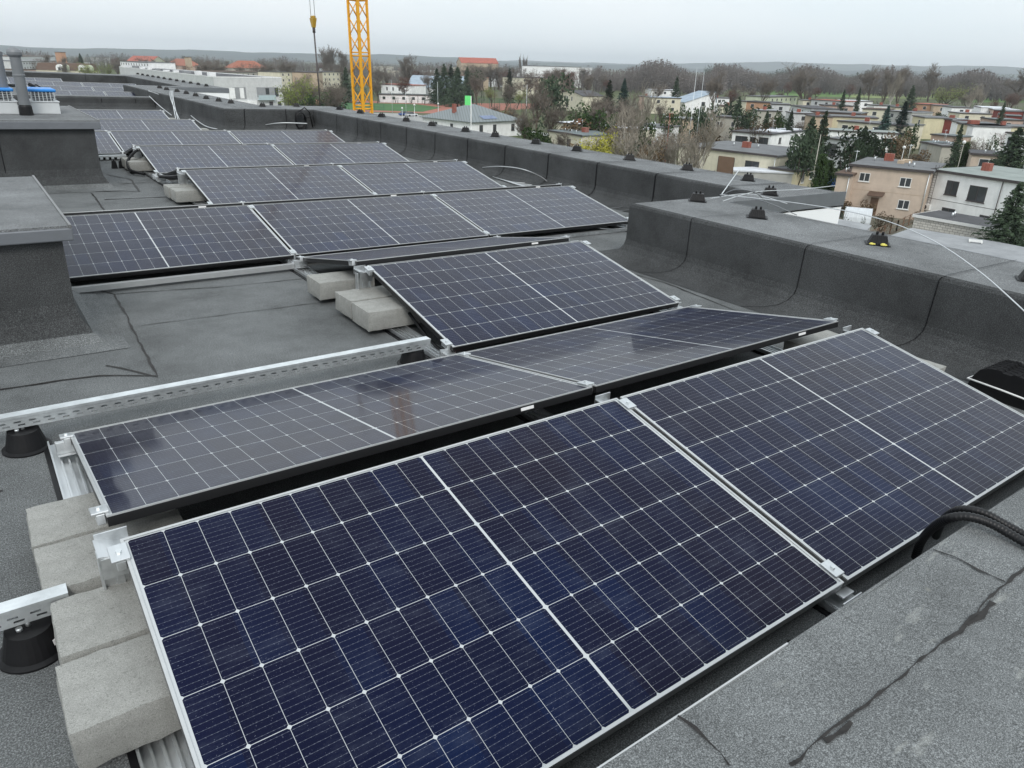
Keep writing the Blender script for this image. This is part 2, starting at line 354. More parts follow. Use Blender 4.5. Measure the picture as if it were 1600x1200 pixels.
def ar(u, v, z):
    d = BR @ Vector(((u-800)/F, -(v-600)/F, -1)); q = CAM + d*((z-CAM.z)/d.z); return (q.x, q.y)
rb([ar(1235, 1200, .3), ar(1300, 1140, .3), ar(1375, 1085, .3), ar(1440, 1030, .3), ar(1500, 985, .3), ar(1555, 925, .3), ar(1610, 880, .3), ar(1680, 820, .3)], .0058, .003)
rb([ar(1058, 1122, .3), ar(1085, 1140, .3), ar(1110, 1165, .3), ar(1140, 1200, .3)], .006, .003)
rb([ar(1458, 860, .3), ar(1490, 872, .3), ar(1530, 893, .3), ar(1570, 910, .3)], .006, .003)
rb([ar(1290, 1162, .3), ar(1330, 1130, .3)], .010, .003); rb([ar(1510, 975, .3), ar(1530, 962, .3), ar(1550, 940, .3)], .012, .003)
# --- chimney stacks
def stack(name, label, x0, x1, y0, y1, h, capo=.05, capt=.075):
    t = thing(name, label, 'chimney stack', (x1, y0, 0), roof=True); w_, d_ = x1-x0, y1-y0
    mb = MB(); pr = [(.22, .003), (.12, .015), (.06, .06), (.015, .14), (0, .22), (0, h-capt)]
    for a, b in zip(pr[:-1], pr[1:]):
        def ring(d, z): return [(-w_-d, -d, z), (d*.9, -d, z), (d*.9, d_+d, z), (-w_-d, d_+d, z)]
        ra, rb_ = ring(*a), ring(*b)
        for k in range(4): mb.face([ra[k], ra[(k+1) % 4], rb_[(k+1) % 4], rb_[k]], 1 if b[1] < .07 else 0, False)
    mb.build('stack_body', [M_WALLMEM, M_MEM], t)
    mb = MB(); mb.box(-w_-capo, capo, -capo, d_+capo, h-capt, h-.012); mb.build('cap_fascia', M_EDGE, t, .006)
    mb = MB(); mb.box(-w_-capo+.012, capo-.012, -capo+.012, d_+capo-.012, h-.012, h); mb.build('cap_membrane', M_TOPMEM, t)
    mb = MB(); mb.box(capo-.013, capo-.001, -capo, d_+capo, h-.012, h+.006); mb.build('cap_trim', M_GREYFR, t)
    return t
stack('chimney_stack', 'near membrane clad chimney stack with a flat grey cap at the left edge', -2.2, .20, 2.50, 4.22, .63)
tB = stack('chimney_stack', 'farther chimney stack carrying the grey pipe and the blue topped vents', -2.2, 1.12, 7.72, 10.0, .73, .06, .09)
mb = MB(); mb.box(-.9-.004, -.9+.004, -.004, .0, .15, .64); mb.build('welted_joint', M_SEAM, tB)
def lathe(mb, prof, n=20, c=(0, 0), mi=0):
    for (a, b) in zip(prof[:-1], prof[1:]):
        for k in range(n):
            t0, t1 = 2*math.pi*k/n, 2*math.pi*(k+1)/n
            P = lambda r, z, t: (c[0]+r*math.cos(t), c[1]+r*math.sin(t), z)
            mb.face([P(*a, t0), P(*a, t1), P(*b, t1), P(*b, t0)], mi, True)
M_PIPE = mat('grey_pipe', (.17, .18, .19), .45, .2, .1, 6)
tp = thing('vent_pipe', 'tall grey metal vent pipe with a rounded cap standing on the farther stack', 'vent pipe', (*ar(42, 180, .73), .73), roof=True)
mb = MB(); lathe(mb, [(.055, .05), (.055, .40), (.06, .402), (.06, .42), (.056, .425), (.053, .62), (.0, .62)], 24); mb.build('pipe', M_PIPE, tp)
mb = MB(); lathe(mb, [(.07, .0), (.064, .09), (.056, .11)], 20); mb.build('rubber_collar', M_BLK, tp)
mb = MB(); lathe(mb, [(.062, .60), (.074, .62), (.074, .645), (.06, .67), (.03, .69), (0, .695)], 24); mb.build('cowl', M_PIPE, tp)
tp2 = thing('vent_pipe', 'second grey vent pipe half hidden behind the tall one at the left edge', 'vent pipe', (*ar(14, 176, .73), .73), roof=True)
mb = MB(); lathe(mb, [(.05, .0), (.05, .6), (.058, .6), (.058, .64), (.0, .66)], 24); mb.build('pipe', M_PIPE, tp2)
M_CAB = mat('white_cabinet', (.55, .57, .58), .5, 0, .08, 4); M_BLUE = mat('blue_lid', (.02, .22, .62), .4, 0, .1, 5); M_DKIN = mat('dark_inside', (.03, .035, .05), .3, 0, .3, 6)
for lab, (u0, u1) in (('blue topped rooftop vent right of the grey pipe', (52, 95)), ('blue topped rooftop vent left of the grey pipe, cut by the frame', (-20, 30))):
    a, b = ar(u0, 178, .73), ar(u1, 178, .73); wx = (b[0]-a[0]); s = 1.0
    t = thing('roof_vent', lab, 'roof vent', (a[0], a[1], .73), roof=True, group='blue topped vents on the stack')
    mb = MB(); mb.box(0, wx, 0, .42, 0, .125); mb.box(-.008, wx+.008, -.008, .43, .125, .14); mb.build('base_box', M_CAB, t, .006)
    mb = MB(); mb.box(.03, wx-.05, .02, .38, .14, .235); mb.build('fan_core', M_DKIN, t)
    mb = MB()
    for k in range(5): mb.box(.0, wx-.02, -.004, .008, .15+k*.018, .153+k*.018)
    for k in range(7): mb.box(.01+k*(wx-.05)/6, .018+k*(wx-.05)/6, -.002, .01, .14, .24)
    mb.build('grille', M_GALV, t)
    mb = MB(); mb.box(-.015, wx-.01, -.015, .43, .237, .27); mb.build('lid', M_BLUE, t, .014, 3)
t = thing('cable', 'black cables looping up beside the grey vent pipe', 'cable', (*ar(48, 135, 1.0), 0), roof=True)
mb = MB(); mb.tube([(.0, .0, .98), (.06, .05, 1.02), (.12, .1, .98), (.17, .1, .9), (.18, .1, .82), (.16, .1, .74)], .008); mb.tube([(.02, .0, .98), (.1, .05, .96), (.15, .1, .88), (.2, .1, .78)], .007)
mb.tube([(-.02, 0, 1.03), (.03, 0, 1.0), (.05, .02, .96)], .02); mb.build('cable_loop', M_BLK, t)
# --- solar panels
PL, PW, TH, G = 1.755, 1.038, .19702, .02
H0 = .10; ZH = H0+PW*math.sin(TH); WP = PW*math.cos(TH); RG = .132
def make_panel(dark):
    r = bpy.data.objects.new('solar_panel', None); COL.objects.link(r)
    T = .032; lw = .0072
    mb = MB()
    mb.box(0, PL, 0, .004, -T, 0, 0); mb.box(0, PL, PW-.004, PW, -T, 0, 0); mb.box(0, .004, .004, PW-.004, -T, 0, 0); mb.box(PL-.004, PL, .004, PW-.004, -T, 0, 0)
    mb.box(.0045, PL-.0045, .0045, PW-.0045, -.010, -.006, 0)
    fr = mb.build('frame', M_BLACKFR if dark else M_GREYFR, r)
    mb = MB(); z0, z1 = -.004, .0012
    mb.box(-.0003, lw, -.0003, PW+.0003, z0, z1); mb.box(PL-lw, PL+.0003, -.0003, PW+.0003, z0, z1)
    mb.box(lw, PL-lw, -.0003, (.005 if dark == 2 else lw), z0, z1); mb.box(lw, PL-lw, PW-(.003 if dark else lw), PW+.0003, z0, z1)
    mb.build('frame_lip', M_LIP, r)
    mb = MB(); mb.face([(lw, lw*.4, -.0025), (PL-lw, lw*.4, -.0025), (PL-lw, PW-lw*.4, -.0025), (lw, PW-lw*.4, -.0025)])
    mb.build('cell_glass', M_CELL, r)
    if dark:
        mb = MB(); mb.box(.30, .36, PW, PW+.001, -.022, -.010); mb.build('type_label', M_WHT, r)
    return r
proto_f, proto_b, proto_d = make_panel(0), make_panel(1), make_panel(2)
# local y runs from the low edge (0) to the high edge (PW)
def mat_f(k, Y): return ROOF @ Matrix.Translation((k*(PL+G), Y-WP, H0)) @ Matrix.Rotation(TH, 4, 'X')
def mat_b(k, Y): return ROOF @ Matrix.Translation((k*(PL+G)+PL-.01, Y+RG+WP, H0)) @ Matrix.Rotation(math.pi, 4, 'Z') @ Matrix.Rotation(TH, 4, 'X')
YS = [0, 2.26, 4.51, 6.74, 9.09, 11.18, 13.44, 15.84]
FK = [[0, 1], [1], [0, 1, 2], [1, 2], [1, 2], [0, 1, 2], [0, 1], [0, 1]]
ORD = ['first', 'second', 'third', 'fourth', 'fifth', 'sixth', 'seventh', 'eighth']
POS = {1: ['only'], 2: ['left', 'right'], 3: ['left', 'middle', 'right']}
X2 = [1.86, 1.95, 2.1, 1.85]; Y2 = [23.6, 26.4, 29.8, 33.0]
used = set(); panels = []
def place_panel(kind, m, label):
    pr = {'f': proto_f, 'b': proto_b, 'd': proto_d}[kind]
    if kind in used: o = copy_tree(pr, mw=m)
    else: o = pr; o.matrix_world = m; used.add(kind)
    tag(o, label, 'solar panel', 'solar panels on the roof')
FRONT = {(0, 0): 'large deep blue solar panel filling the lower middle of the picture, nearest of all',
 (0, 1): 'front row solar panel on the right, cut by the right edge of the picture',
 (1, 1): 'lone solar panel facing the camera behind the concrete blocks in the centre',
 (2, 0): 'solar panel partly hidden by the near chimney stack',
 (2, 1): 'middle solar panel of the three panel row behind the dark back sloping one',
 (2, 2): 'right hand solar panel of the three panel row, ending near the parapet corner'}
BACK = {(0, 0): 'back sloping dark panel right behind the nearest one, beside the concrete blocks at left',
 (0, 1): 'back sloping dark panel at middle right behind the front row',
 (1, 1): 'flat looking dark back sloping panel just behind the lone centre panel'}
for i, Y in enumerate(YS):
    ks = FK[i]; ps = POS[len(ks)]
    for j, k in enumerate(ks):
        place_panel('f' if i == 0 else 'd', mat_f(k, Y), FRONT.get((i, k), '%s camera facing solar panel in the %s row from the front' % (ps[j], ORD[i])))
        place_panel('b', mat_b(k, Y), BACK.get((i, k), 'thin black edged back sloping panel behind the %s panel of the %s row' % (ps[j], ORD[i])))
for i, (X, Y) in enumerate(zip(X2, Y2)):
    for j in ((0, 1) if i < 3 else (-1, 0)):
        k = X/(PL+G)+j
        place_panel('d', mat_f(k, Y), '%s far panel of the %s row beyond the cross wall' % (('left', 'right')[j if i < 3 else j+1], ORD[i]))
        place_panel('b', mat_b(k, Y), 'back sloping far panel behind the %s panel of the %s row beyond the cross wall' % (('left', 'right')[j if i < 3 else j+1], ORD[i]))
# --- clamps and posts
def proto_clamp():
    r = bpy.data.objects.new('panel_clamp', None); COL.objects.link(r)
    mb = MB(); mb.box(-.022, .022, -.03, .03, .0, .007); mb.box(-.011, .011, -.03, .03, -.03, .0); mb.build('clamp_plate', M_ALU, r, .002)
    mb = MB(); mb.tube([(0, 0, .007), (0, 0, .013)], .0075, 6, smooth=False); mb.build('bolt', M_GALV, r)
    return r
def proto_low():
    r = bpy.data.objects.new('low_bracket', None); COL.objects.link(r)
    mb = MB(); mb.box(-.05, .05, -.035, .05, .03, .036); mb.box(-.05, .05, -.035, -.029, .036, .06); mb.box(-.05, .05, .03, .036, .036, .085); mb.box(-.03, .03, -.02, .03, .058, .064)
    mb.build('bracket', M_ALU, r, .002); return r
def proto_post():
    r = bpy.data.objects.new('support_post', None); COL.objects.link(r)
    mb = MB(); h = ZH-.05
    mb.box(-.045, .045, -.004, .004, .035, h); mb.box(-.045, -.038, -.02, .02, .035, h); mb.box(.038, .045, -.02, .02, .035, h); mb.box(-.01, .01, -.012, .012, .035, h)
    mb.build('post', M_ALU, r, .0015)
    mb = MB(); n = 8                                # S-curved saddle plate
    P = [(-.055+.11*k/n, .0, h+.0+.012*math.cos(math.pi*k/n)) for k in range(n+1)]
    for a, b in zip(P[:-1], P[1:]): mb.hexa([(a[0]*.8, -.045, a[2]), (b[0]*.8, -.045, b[2]), (b[0]*.8, .045, b[2]), (a[0]*.8, .045, a[2]), (a[0]*.8, -.045, a[2]+.005), (b[0]*.8, -.045, b[2]+.005), (b[0]*.8, .045, b[2]+.005), (a[0]*.8, .045, a[2]+.005)])
    mb.box(-.04, .04, -.05, -.045, h-.05, h+.01); mb.box(-.04, .04, .045, .05, h-.02, h+.03)
    mb.build('saddle', M_ALU, r); return r
pc, pl, pp = proto_clamp(), proto_low(), proto_post(); first = {id(pc): 1, id(pl): 1, id(pp): 1}
def put(pr, m, label, cat, group):
    if first.get(id(pr)): o = pr; first[id(pr)] = 0; o.matrix_world = m
    else: o = copy_tree(pr, mw=m)
    tag(o, label, cat, group)
NAMEK = ['left end', 'first joint', 'second joint', 'right end']
for i, Y in enumerate(YS):
    ks = FK[i]; xs = [ks[0]*(PL+G)-.012]+[k*(PL+G)-G/2 for k in ks[1:]]+[(ks[-1]+1)*(PL+G)-G+.012]
    for j, x in enumerate(xs):
        nm = 'right end' if j == len(xs)-1 else NAMEK[j]
        for d, e, s in ((.05, 'high edge', 'f'), (WP-.05, 'low edge', 'f'), (.05, 'high edge', 'b'), (WP-.05, 'low edge', 'b')):
            if i > 4 and e == 'low edge': continue
            z = ZH-d*math.tan(TH)+.001
            if s == 'f': m = ROOF @ Matrix.Translation((x, Y-d, z)) @ Matrix.Rotation(TH, 4, 'X')
            else: m = ROOF @ Matrix.Translation((x-.01, Y+RG+d, z)) @ Matrix.Rotation(-TH, 4, 'X')
            put(pc, m, 'small aluminium clamp at the %s of the %s %s row, %s' % (nm, ORD[i], 'camera facing' if s == 'f' else 'back sloping', e), 'clamp', 'panel clamps')
        put(pp, roofm((x, Y+.04, 0)), 'aluminium ridge post under the %s of the %s row' % (nm, ORD[i]), 'post', 'aluminium ridge posts')
        if i < 5: put(pl, roofm((x, Y-WP-.0, 0)), 'aluminium foot bracket at the low edge of the %s row, %s' % (ORD[i], nm), 'bracket', 'low edge brackets')
        if i < 5: put(pl, roofm((x, Y+RG+WP, 0), math.pi), 'aluminium foot bracket behind the back sloping panels of the %s row, %s' % (ORD[i], nm), 'bracket', 'low edge brackets')
# --- floor rails
def rail(x, y0, y1, label, wd=.10):
    t = thing('mounting_rail', label, 'rail', (x, y0, 0), roof=True, group='ribbed aluminium floor rails')
    mb = MB(); L_ = y1-y0
    mb.box(-wd/2, wd/2, 0, L_, .006, .010)
    for dx in (-wd/2, -wd/4, 0, wd/4, wd/2): mb.box(dx-.003, dx+.003, .001, L_-.001, .0102, .030 if abs(dx) > wd/3 else .022)
    mb.build('rail_profile', M_ALU, t)
    mb = MB(); mb.box(-wd/2-.02, wd/2+.02, .0, L_, .001, .0055); mb.build('rubber_mat', M_BLK, t)
rail(-.03, -1.16, 1.27, 'ribbed aluminium floor rail under the concrete blocks at lower left')
rail(1.765, -1.12, 4.65, 'ribbed aluminium floor rail under the joint between the two front panels, running back')
rail(3.5, -1.1, 1.3, 'aluminium floor rail at the right end of the front row')
rail(3.5, 1.3, 3.6, 'aluminium floor rail at the right end of the lone centre panel')
rail(1.80, 5.6, 10.3, 'aluminium floor rail under the blocks of the fourth and fifth rows')
rail(5.28, 3.4, 8.0, 'aluminium floor rail at the right end of the long middle rows')
t = thing('edge_rail', 'long pale aluminium angle lying in front of the third row low edge', 'rail', (0, 3.40, 0), roof=True)
mb = MB(); mb.box(.0, 1.74, 0, .04, .050, .054); mb.box(0, 1.74, -.002, .003, .02, .0545); mb.build('angle_profile', M_LIP, t)
t = thing('edge_rail', 'pale aluminium strip beyond the right end of the flat dark panel', 'rail', (2.9, 3.47, 0), roof=True)
mb = MB(); mb.box(.0, 2.5, 0, .04, .03, .034); mb.box(0, 2.5, 0, .004, .004, .03); mb.build('angle_profile', M_ALU, t)
# --- perforated cable trays on rubber feet
def f_tray(t):
    pass
def tray(x0, x1, y, z, label):
    t = thing('cable_tray', label, 'cable tray', (x0, y, z), roof=True); L_ = x1-x0
    mb = MB(); mb.box(0, L_, -.004, .045, .049, .052); mb.box(0, L_, .041, .045, .0, .049); mb.box(0, L_, -.0045, -.001, .043, .054)
    # perforated cheek: solid strips with real slots between
    s = .05; n = int(L_/s)
    mb.box(0, L_, -.001, .001, .029, .0435); mb.box(0, L_, -.001, .001, .016, .022); mb.box(0, L_, -.001, .001, .0, .009)
    for k in range(n+1):
        x = k*s
        mb.box(x, min(L_, x+.026), -.001, .001, .022, .029); mb.box(x+.012, min(L_, x+.038) if x+.012 < L_ else L_, -.001, .001, .009, .016)
    mb.build('perforated_channel', M_GALV, t)
tray(-1.6, 1.67, 1.30, .095, 'long galvanised perforated cable tray crossing the roof behind the left panel')
tray(-1.6, -.135, .06, .10, 'short end of a perforated cable tray at the lower left edge')
def foot(x, y, label):
    t = thing('rubber_foot', label, 'cable tray foot', (x, y, 0), roof=True, group='round black tray feet')
    mb = MB(); lathe(mb, [(.085, 0), (.085, .006), (.072, .012), (.062, .05), (.054, .082), (.0, .083)], 28); mb.build('foot_body', M_BLK, t)
    mb = MB(); mb.tube([(0, 0, .083), (0, 0, .10)], .006, 8); mb.tube([(-.02, -.01, .083), (-.02, -.01, .092)], .008, 6); mb.build('bolt', M_GALV, t)
    if y < .5:
        mb = MB(); mb.hexa([(.045, -.052, .035), (.062, -.035, .035), (.060, -.033, .05), (.043, -.050, .05), (.046, -.054, .035), (.064, -.037, .035), (.062, -.035, .05), (.044, -.052, .05)]); mb.build('sticker', M_WHT, t)
foot(-.15, 1.31, 'round black rubber foot under the tray at the left edge')
foot(1.60, 1.36, 'round black rubber foot under the right end of the long cable tray')
foot(-.235, .07, 'round black rubber foot with a white sticker beside the front concrete blocks')
# --- concrete ballast blocks
def block_mesh(seed, L_=.39, D=.235, H=.12):
    rnd = random.Random(seed); mb = MB(); nx, ny, nz = 12, 8, 5; idx = {}
    def P(i, j, k):
        key = (i, j, k)
        if key not in idx:
            e = sum((i in (0, nx), j in (0, ny), k in (0, nz)))
            a = .0010 if e == 1 else (.0022 if e == 2 else .003)
            x, y, z = i/nx*L_, j/ny*D, k/nz*H
            ins = .004 if e >= 2 else 0
            if e >= 2: x += ins*(1 if i == 0 else -1 if i == nx else 0); y += ins*(1 if j == 0 else -1 if j == ny else 0); z += ins*(1 if k == 0 else -1 if k == nz else 0)
            idx[key] = len(mb.v); mb.v.append((x+rnd.uniform(-a, a), y+rnd.uniform(-a, a), z+rnd.uniform(-a, a)*.7))
        return idx[key]
    def q(a, b, c, d): mb.f.append((a, b, c, d)); mb.m.append(0); mb.sm.append(True)
    for i in range(nx):
        for j in range(ny): q(P(i, j, nz), P(i+1, j, nz), P(i+1, j+1, nz), P(i, j+1, nz)); q(P(i, j+1, 0), P(i+1, j+1, 0), P(i+1, j, 0), P(i, j, 0))
    for i in range(nx):
        for k in range(nz): q(P(i, 0, k), P(i+1, 0, k), P(i+1, 0, k+1), P(i, 0, k+1)); q(P(i+1, ny, k), P(i, ny, k), P(i, ny, k+1), P(i+1, ny, k+1))
    for j in range(ny):
        for k in range(nz): q(P(0, j+1, k), P(0, j, k), P(0, j, k+1), P(0, j+1, k+1)); q(P(nx, j, k), P(nx, j+1, k), P(nx, j+1, k+1), P(nx, j, k+1))
    return mb
def block(x, y, rz, label, seed):
    o = block_mesh(seed).build('concrete_block', M_CONC); o.matrix_world = roofm((x, y, .031), rz)
    b = o.modifiers.new('edge', 'EDGE_SPLIT'); b.split_angle = rad(50)
    tag(o, label, 'concrete block', 'concrete ballast blocks')
block(-.195, -.435, .01, 'nearest concrete ballast block at the lower left, largest in the picture', 1)
block(-.185, -.185, -.015, 'concrete ballast block second from the front beside the big panel', 2)
block(-.19, .09, .01, 'concrete ballast block under the ridge bracket, third from the front', 3)
block(-.195, .335, -.01, 'rearmost concrete block of the left group, touching the floor rail', 4)
block(1.57, 1.83, .0, 'front concrete block of the three in the centre, by the lone panel', 5)
block(1.575, 2.08, .01, 'middle concrete block of the three in the centre', 6)
block(1.56, 2.52, -.01, 'rear concrete block of the centre group, under the flat dark panel', 7)
block(1.58, 6.35, .01, 'front concrete block at the left end of the fourth row', 8)
block(1.57, 6.62, 0, 'rear concrete block at the left end of the fourth row', 9)
block(1.58, 8.75, .01, 'front concrete block at the left end of the fifth row', 10)
block(1.58, 9.05, 0, 'rear concrete block at the left end of the fifth row', 11)
block(3.42, 2.25, 0, 'pale concrete block peeping out right of the lone centre panel', 12)
block(3.40, .12, 0, 'pale concrete block under the right end of the dark back sloping panel', 13)
block(3.44, -.35, .02, 'pale concrete block just right of the front row panel, near the parapet', 14)
block(5.12, 6.7, 0, 'pale concrete block right of the fourth row', 15)
block(5.12, 4.75, 0, 'pale concrete block right of the third row by the wires', 17)
block(3.4, 13.3, 0, 'pale concrete block at the right end of the seventh row', 16)
block(3.4, 15.8, 0, 'pale concrete block at the right end of the last row before the cross wall', 18)
# --- lightning conductor holders
def make_holder(glue=False):
    r = bpy.data.objects.new('wire_holder', None); COL.objects.link(r)
    mb = MB(); mb.frustum(0, 0, .0, .003, .082, .075, .08, .073); mb.frustum(0, 0, .003, .062, .066, .055, .047, .036)
    for k in range(7):
        x = -.05+k*.0167; mb.hexa([(x, -.0565, .006), (x+.005, -.0565, .006), (x+.005, -.05, .006), (x, -.05, .006), (x*.78, -.0405, .058), (x*.78+.005, -.0405, .058), (x*.78+.005, -.036, .058), (x*.78, -.036, .058)])
    mb.build('holder_base', M_BLK, r, .003)
    for sx in (-.018, .018):
        mb = MB(); lathe(mb, [(.009, .062), (.009, .078), (.006, .084), (0, .085)], 10, (sx, 0)); mb.build('knob', M_BLK, r)
    if glue:
        mb = MB()
        for gx, gy, s in ((-.045, -.068, .016), (-.03, -.062, .012), (.03, -.066, .02), (.045, -.06, .012)):
            lathe(mb, [(s, 0.003), (s*.9, s*.5), (s*.5, s*.8), (0, s*.85)], 8, (gx, gy))
        mb.build('glue_blob', M_FOAM, r)
    return r
hp = make_holder(); hg = make_holder(True); hfirst = True
def holder(x, y, z, label, pr=None, rz=0):
    global hfirst
    m = roofm((x, y, z), rz)
    if pr is hg: hg.matrix_world = m; o = hg
    elif hfirst: hfirst = False; o = hp; o.matrix_world = m
    else: o = copy_tree(hp, mw=m)
    tag(o, label, 'wire holder', 'black lightning wire holders')
zt = .470
holder(4.94, .74, zt, 'black wire holder with yellow glue at its foot on the near parapet', hg, -1.0)
holder(4.96, 1.77, zt, 'black wire holder alone on the near parapet, left of the one with yellow glue', rz=-.9)
holder(4.84, -.27, zt, 'black wire holder on the near parapet, cut by the right edge of the picture', rz=-1.1)
holder(5.12, 2.53, zt, 'black wire holder at the far corner of the near parapet where wires meet', rz=-.8)
holder(6.18, 2.53, zt-.0, 'faded black wire holder on the return of the near parapet, under the wires', rz=-.9)
cnt = ['first', 'second', 'third', 'fourth', 'fifth', 'sixth', 'seventh', 'eighth', 'ninth', 'tenth', 'eleventh', 'twelfth', 'thirteenth']
ys = [3.41, 4.31, 5.31, 6.37, 7.33, 8.42, 9.32, 10.46, 11.45, 12.5, 13.5, 14.58]
for i, y in enumerate(ys): holder(7.0, y, .449, 'black wire holder on the long bay parapet, %s counted from its near end' % cnt[i], rz=random.uniform(-.95, -.6))
for i, (x, y) in enumerate([(6.35, 15.5), (5.5, 15.3)]): holder(x, y, .449, 'black wire holder on the far short side of the bay parapet, %s one' % ('right', 'left')[i], rz=-.4)
for i, (x, y) in enumerate([(5.12, 16.32), (5.04, 17.0), (5.0, 17.9), (5.06, 19.1), (5.1, 20.2), (5.1, 21.2), (5.05, 22.2), (5.08, 23.2)]): holder(x, y, .449, 'black wire holder on the parapet behind the last rows, %s from the near end' % cnt[i], rz=-.4)
for i in range(12): holder(7.0, 25.4+i*1.0, .4565, 'tiny black wire holder on the farthest bay parapet, %s from the near end' % cnt[i], rz=-.2)
# --- wires
M_WIRE = mat('wire_white', (.62, .64, .65), .4, .6, .05, 8); M_WIRED = mat('wire_grey', (.22, .23, .24), .5, .4, .1, 8)
def bez(pts, n=14):
    P = [Vector(p) for p in pts]; R_ = []
    for i in range(len(P)-1):
        p0, p1, p2, p3 = P[max(i-1, 0)], P[i], P[i+1], P[min(i+2, len(P)-1)]
        for k in range(n):
            t = k/n; R_.append(.5*((2*p1)+(p2-p0)*t+(2*p0-5*p1+4*p2-p3)*t*t+(3*p1-p0-3*p2+p3)*t**3))
    R_.append(P[-1]); return R_
def wire(name, label, pts, r=.0045, m=None, cat='wire', group=None):
    o3 = Vector(pts[0]); t = thing(name, label, cat, pts[0], roof=True, group=group)
    mb = MB(); mb.tube([p-o3 for p in bez(pts)], r, 6); mb.build('strand', m or M_WIRE, t); return t
def a3(u, v, z): return (*ar(u, v, z), z)
wire('lightning_wire', 'long white wire swinging over the near parapet to the right edge', [a3(1125, 304, .56), a3(1250, 318, .60), a3(1360, 338, .63), a3(1450, 372, .62), a3(1530, 424, .56), a3(1610, 495, .45)], .0036)
wire('lightning_wire', 'straight white wire leaning from the holder up over the bay parapet', [a3(1128, 303, .50), a3(1155, 265, .47)], .006)
wire('lightning_wire', 'grey wire arching over the far corner of the near parapet', [a3(1125, 307, .50), a3(1150, 296, .62), a3(1180, 301, .60), a3(1200, 318, .50), (*ar(1200, 320, .49), .485)], .005, M_WIRED)
wire('lightning_wire', 'dark wire lying across the near parapet end towards the second holder', [a3(1150, 305, .5), a3(1195, 315, .55), a3(1245, 336, .487)], .004, M_WIRED)
wire('lightning_wire', 'pale wire crossing the return corner and leaving to the right', [a3(1130, 314, .5), a3(1180, 300, .53), a3(1250, 296, .5), a3(1305, 290, .48)], .004)
wire('lightning_wire', 'thin pale wire lying flat over the end of the near parapet', [a3(1110, 310, .485), a3(1170, 303, .5), a3(1230, 318, .487)], .0035)
wire('lightning_wire', 'white wire looping beside the bay parapet behind the third row', [a3(752, 262, .06), a3(780, 260, .2), a3(815, 264, .25), a3(845, 276, .15), a3(862, 290, .03)], .006)
for i in range(6):
    wire('lightning_wire', 'loose wires lying on the roof right of the %s' % ('third row, one of a tangled bundle'), [a3(770+i*6, 276+i*2, .01+.004*i), a3(800+i*6, 284+i*2, .02), a3(835+i*7, 287+i*2.5, .012+.003*i)], .0045, group='loose wires beside the third row')
for i in range(7):
    wire('lightning_wire', 'loose thin wires heaped on the roof between the third row and the parapet corner', [a3(905+i*3, 328+i*4, .01+.004*i), a3(940, 327+i*5, .03+.004*i), a3(985, 322+i*6, .012+.003*i), a3(1000, 325+i*5, .01)], .0035, M_WIRED, group='loose wires by the parapet corner')
wire('lightning_wire', 'white wire running from the cross wall down to the bay parapet', [a3(232, 142, .5), a3(262, 153, .34), a3(282, 166, .2), a3(310, 190, .08), a3(335, 201, .03), a3(380, 203, .02), a3(440, 204, .02)], .010)
wire('lightning_wire', 'pale wire lying along the foot of the far bay wall to the dark cable coil', [a3(390, 203, .03), a3(410, 196, .12), a3(440, 192, .2), a3(480, 193, .2)], .010)
for i, (u0, u1) in enumerate(((268, 275), (266, 281), (270, 278))):
    wire('lightning_wire', 'pale upright wires hanging over the far parapet to the blocks', [a3(u0, 142, .46), a3(u0+1, 155, .42), a3(u1, 188, .05)], .009, group='pale upright wires')
wire('lightning_wire', 'pale wire dropping from the cross wall end towards the last row', [a3(233, 150, .34), a3(250, 166, .2), a3(268, 180, .05)], .009)
t = thing('cable_coil', 'dark coiled cable hanging in the far inner corner of the bay parapet', 'cable coil', (5.95, 14.15, 0), roof=True)
mb = MB()
for k in range(5): mb.tube([(.11*math.cos(a/8*math.pi)+random.uniform(-.01, .01), .06+.02*k, .22+.18*math.sin(a/8*math.pi)+.01*k) for a in range(17)], .012, 6)
mb.tube([(-.05, .1, .4), (.1, .1, .5), (.25, .2, .4), (.3, .2, .1)], .012); mb.tube([(.12, 0, .3), (.25, .05, .35), (.3, .1, .2)], .01); mb.build('coil', M_BLK, t)
# black corrugated hoses over the near ledge
M_HOSE = mat('hose_black', (.007, .007, .008), .42, 0, .2, 12, spec=.35)
def hose(label, pts, r):
    o3 = Vector(pts[0]); t = thing('corrugated_hose', label, 'hose', pts[0], roof=True, group='black corrugated hoses')
    P = bez(pts, 50); Q = []; R_ = []; acc = 0; last = P[0]; Q.append(P[0]-o3); R_.append(r)
    L_ = sum((b-a).length for a, b in zip(P[:-1], P[1:])); n = int(L_/.0035); k = 0; cum = [0]
    for a, b in zip(P[:-1], P[1:]): cum.append(cum[-1]+(b-a).length)
    Q = []; R_ = []; j = 0
    for i in range(n+1):
        s = L_*i/n
        while j < len(cum)-2 and cum[j+1] < s: j += 1
        f = (s-cum[j])/max(1e-9, cum[j+1]-cum[j]); Q.append(P[j].lerp(P[j+1], f)-o3); R_.append(r*(1.0 if i % 3 else .84))
    mb = MB(); mb.tube(Q, R_, 12); mb.build('hose_body', M_HOSE, t)
hose('front black corrugated hose curving from under the right panel over the ledge', [a3(1430, 872, .03), a3(1440, 845, .12), a3(1456, 826, .22), a3(1480, 811, .31), a3(1510, 807, .34), a3(1548, 818, .335), a3(1600, 847, .32), a3(1690, 897, .318)], .0138)
hose('rear black corrugated hose lying behind the other one on the ledge', [a3(1462, 838, .1), a3(1472, 815, .22), a3(1490, 800, .30), a3(1512, 796, .335), a3(1540, 803, .34), a3(1575, 822, .325), a3(1610, 840, .318), a3(1700, 880, .318)], .013)
hose('short black cables in the shadow below the nearest panel', [(1.45, -1.05, .04), (1.55, -1.1, .05), (1.7, -1.12, .03)], .012)
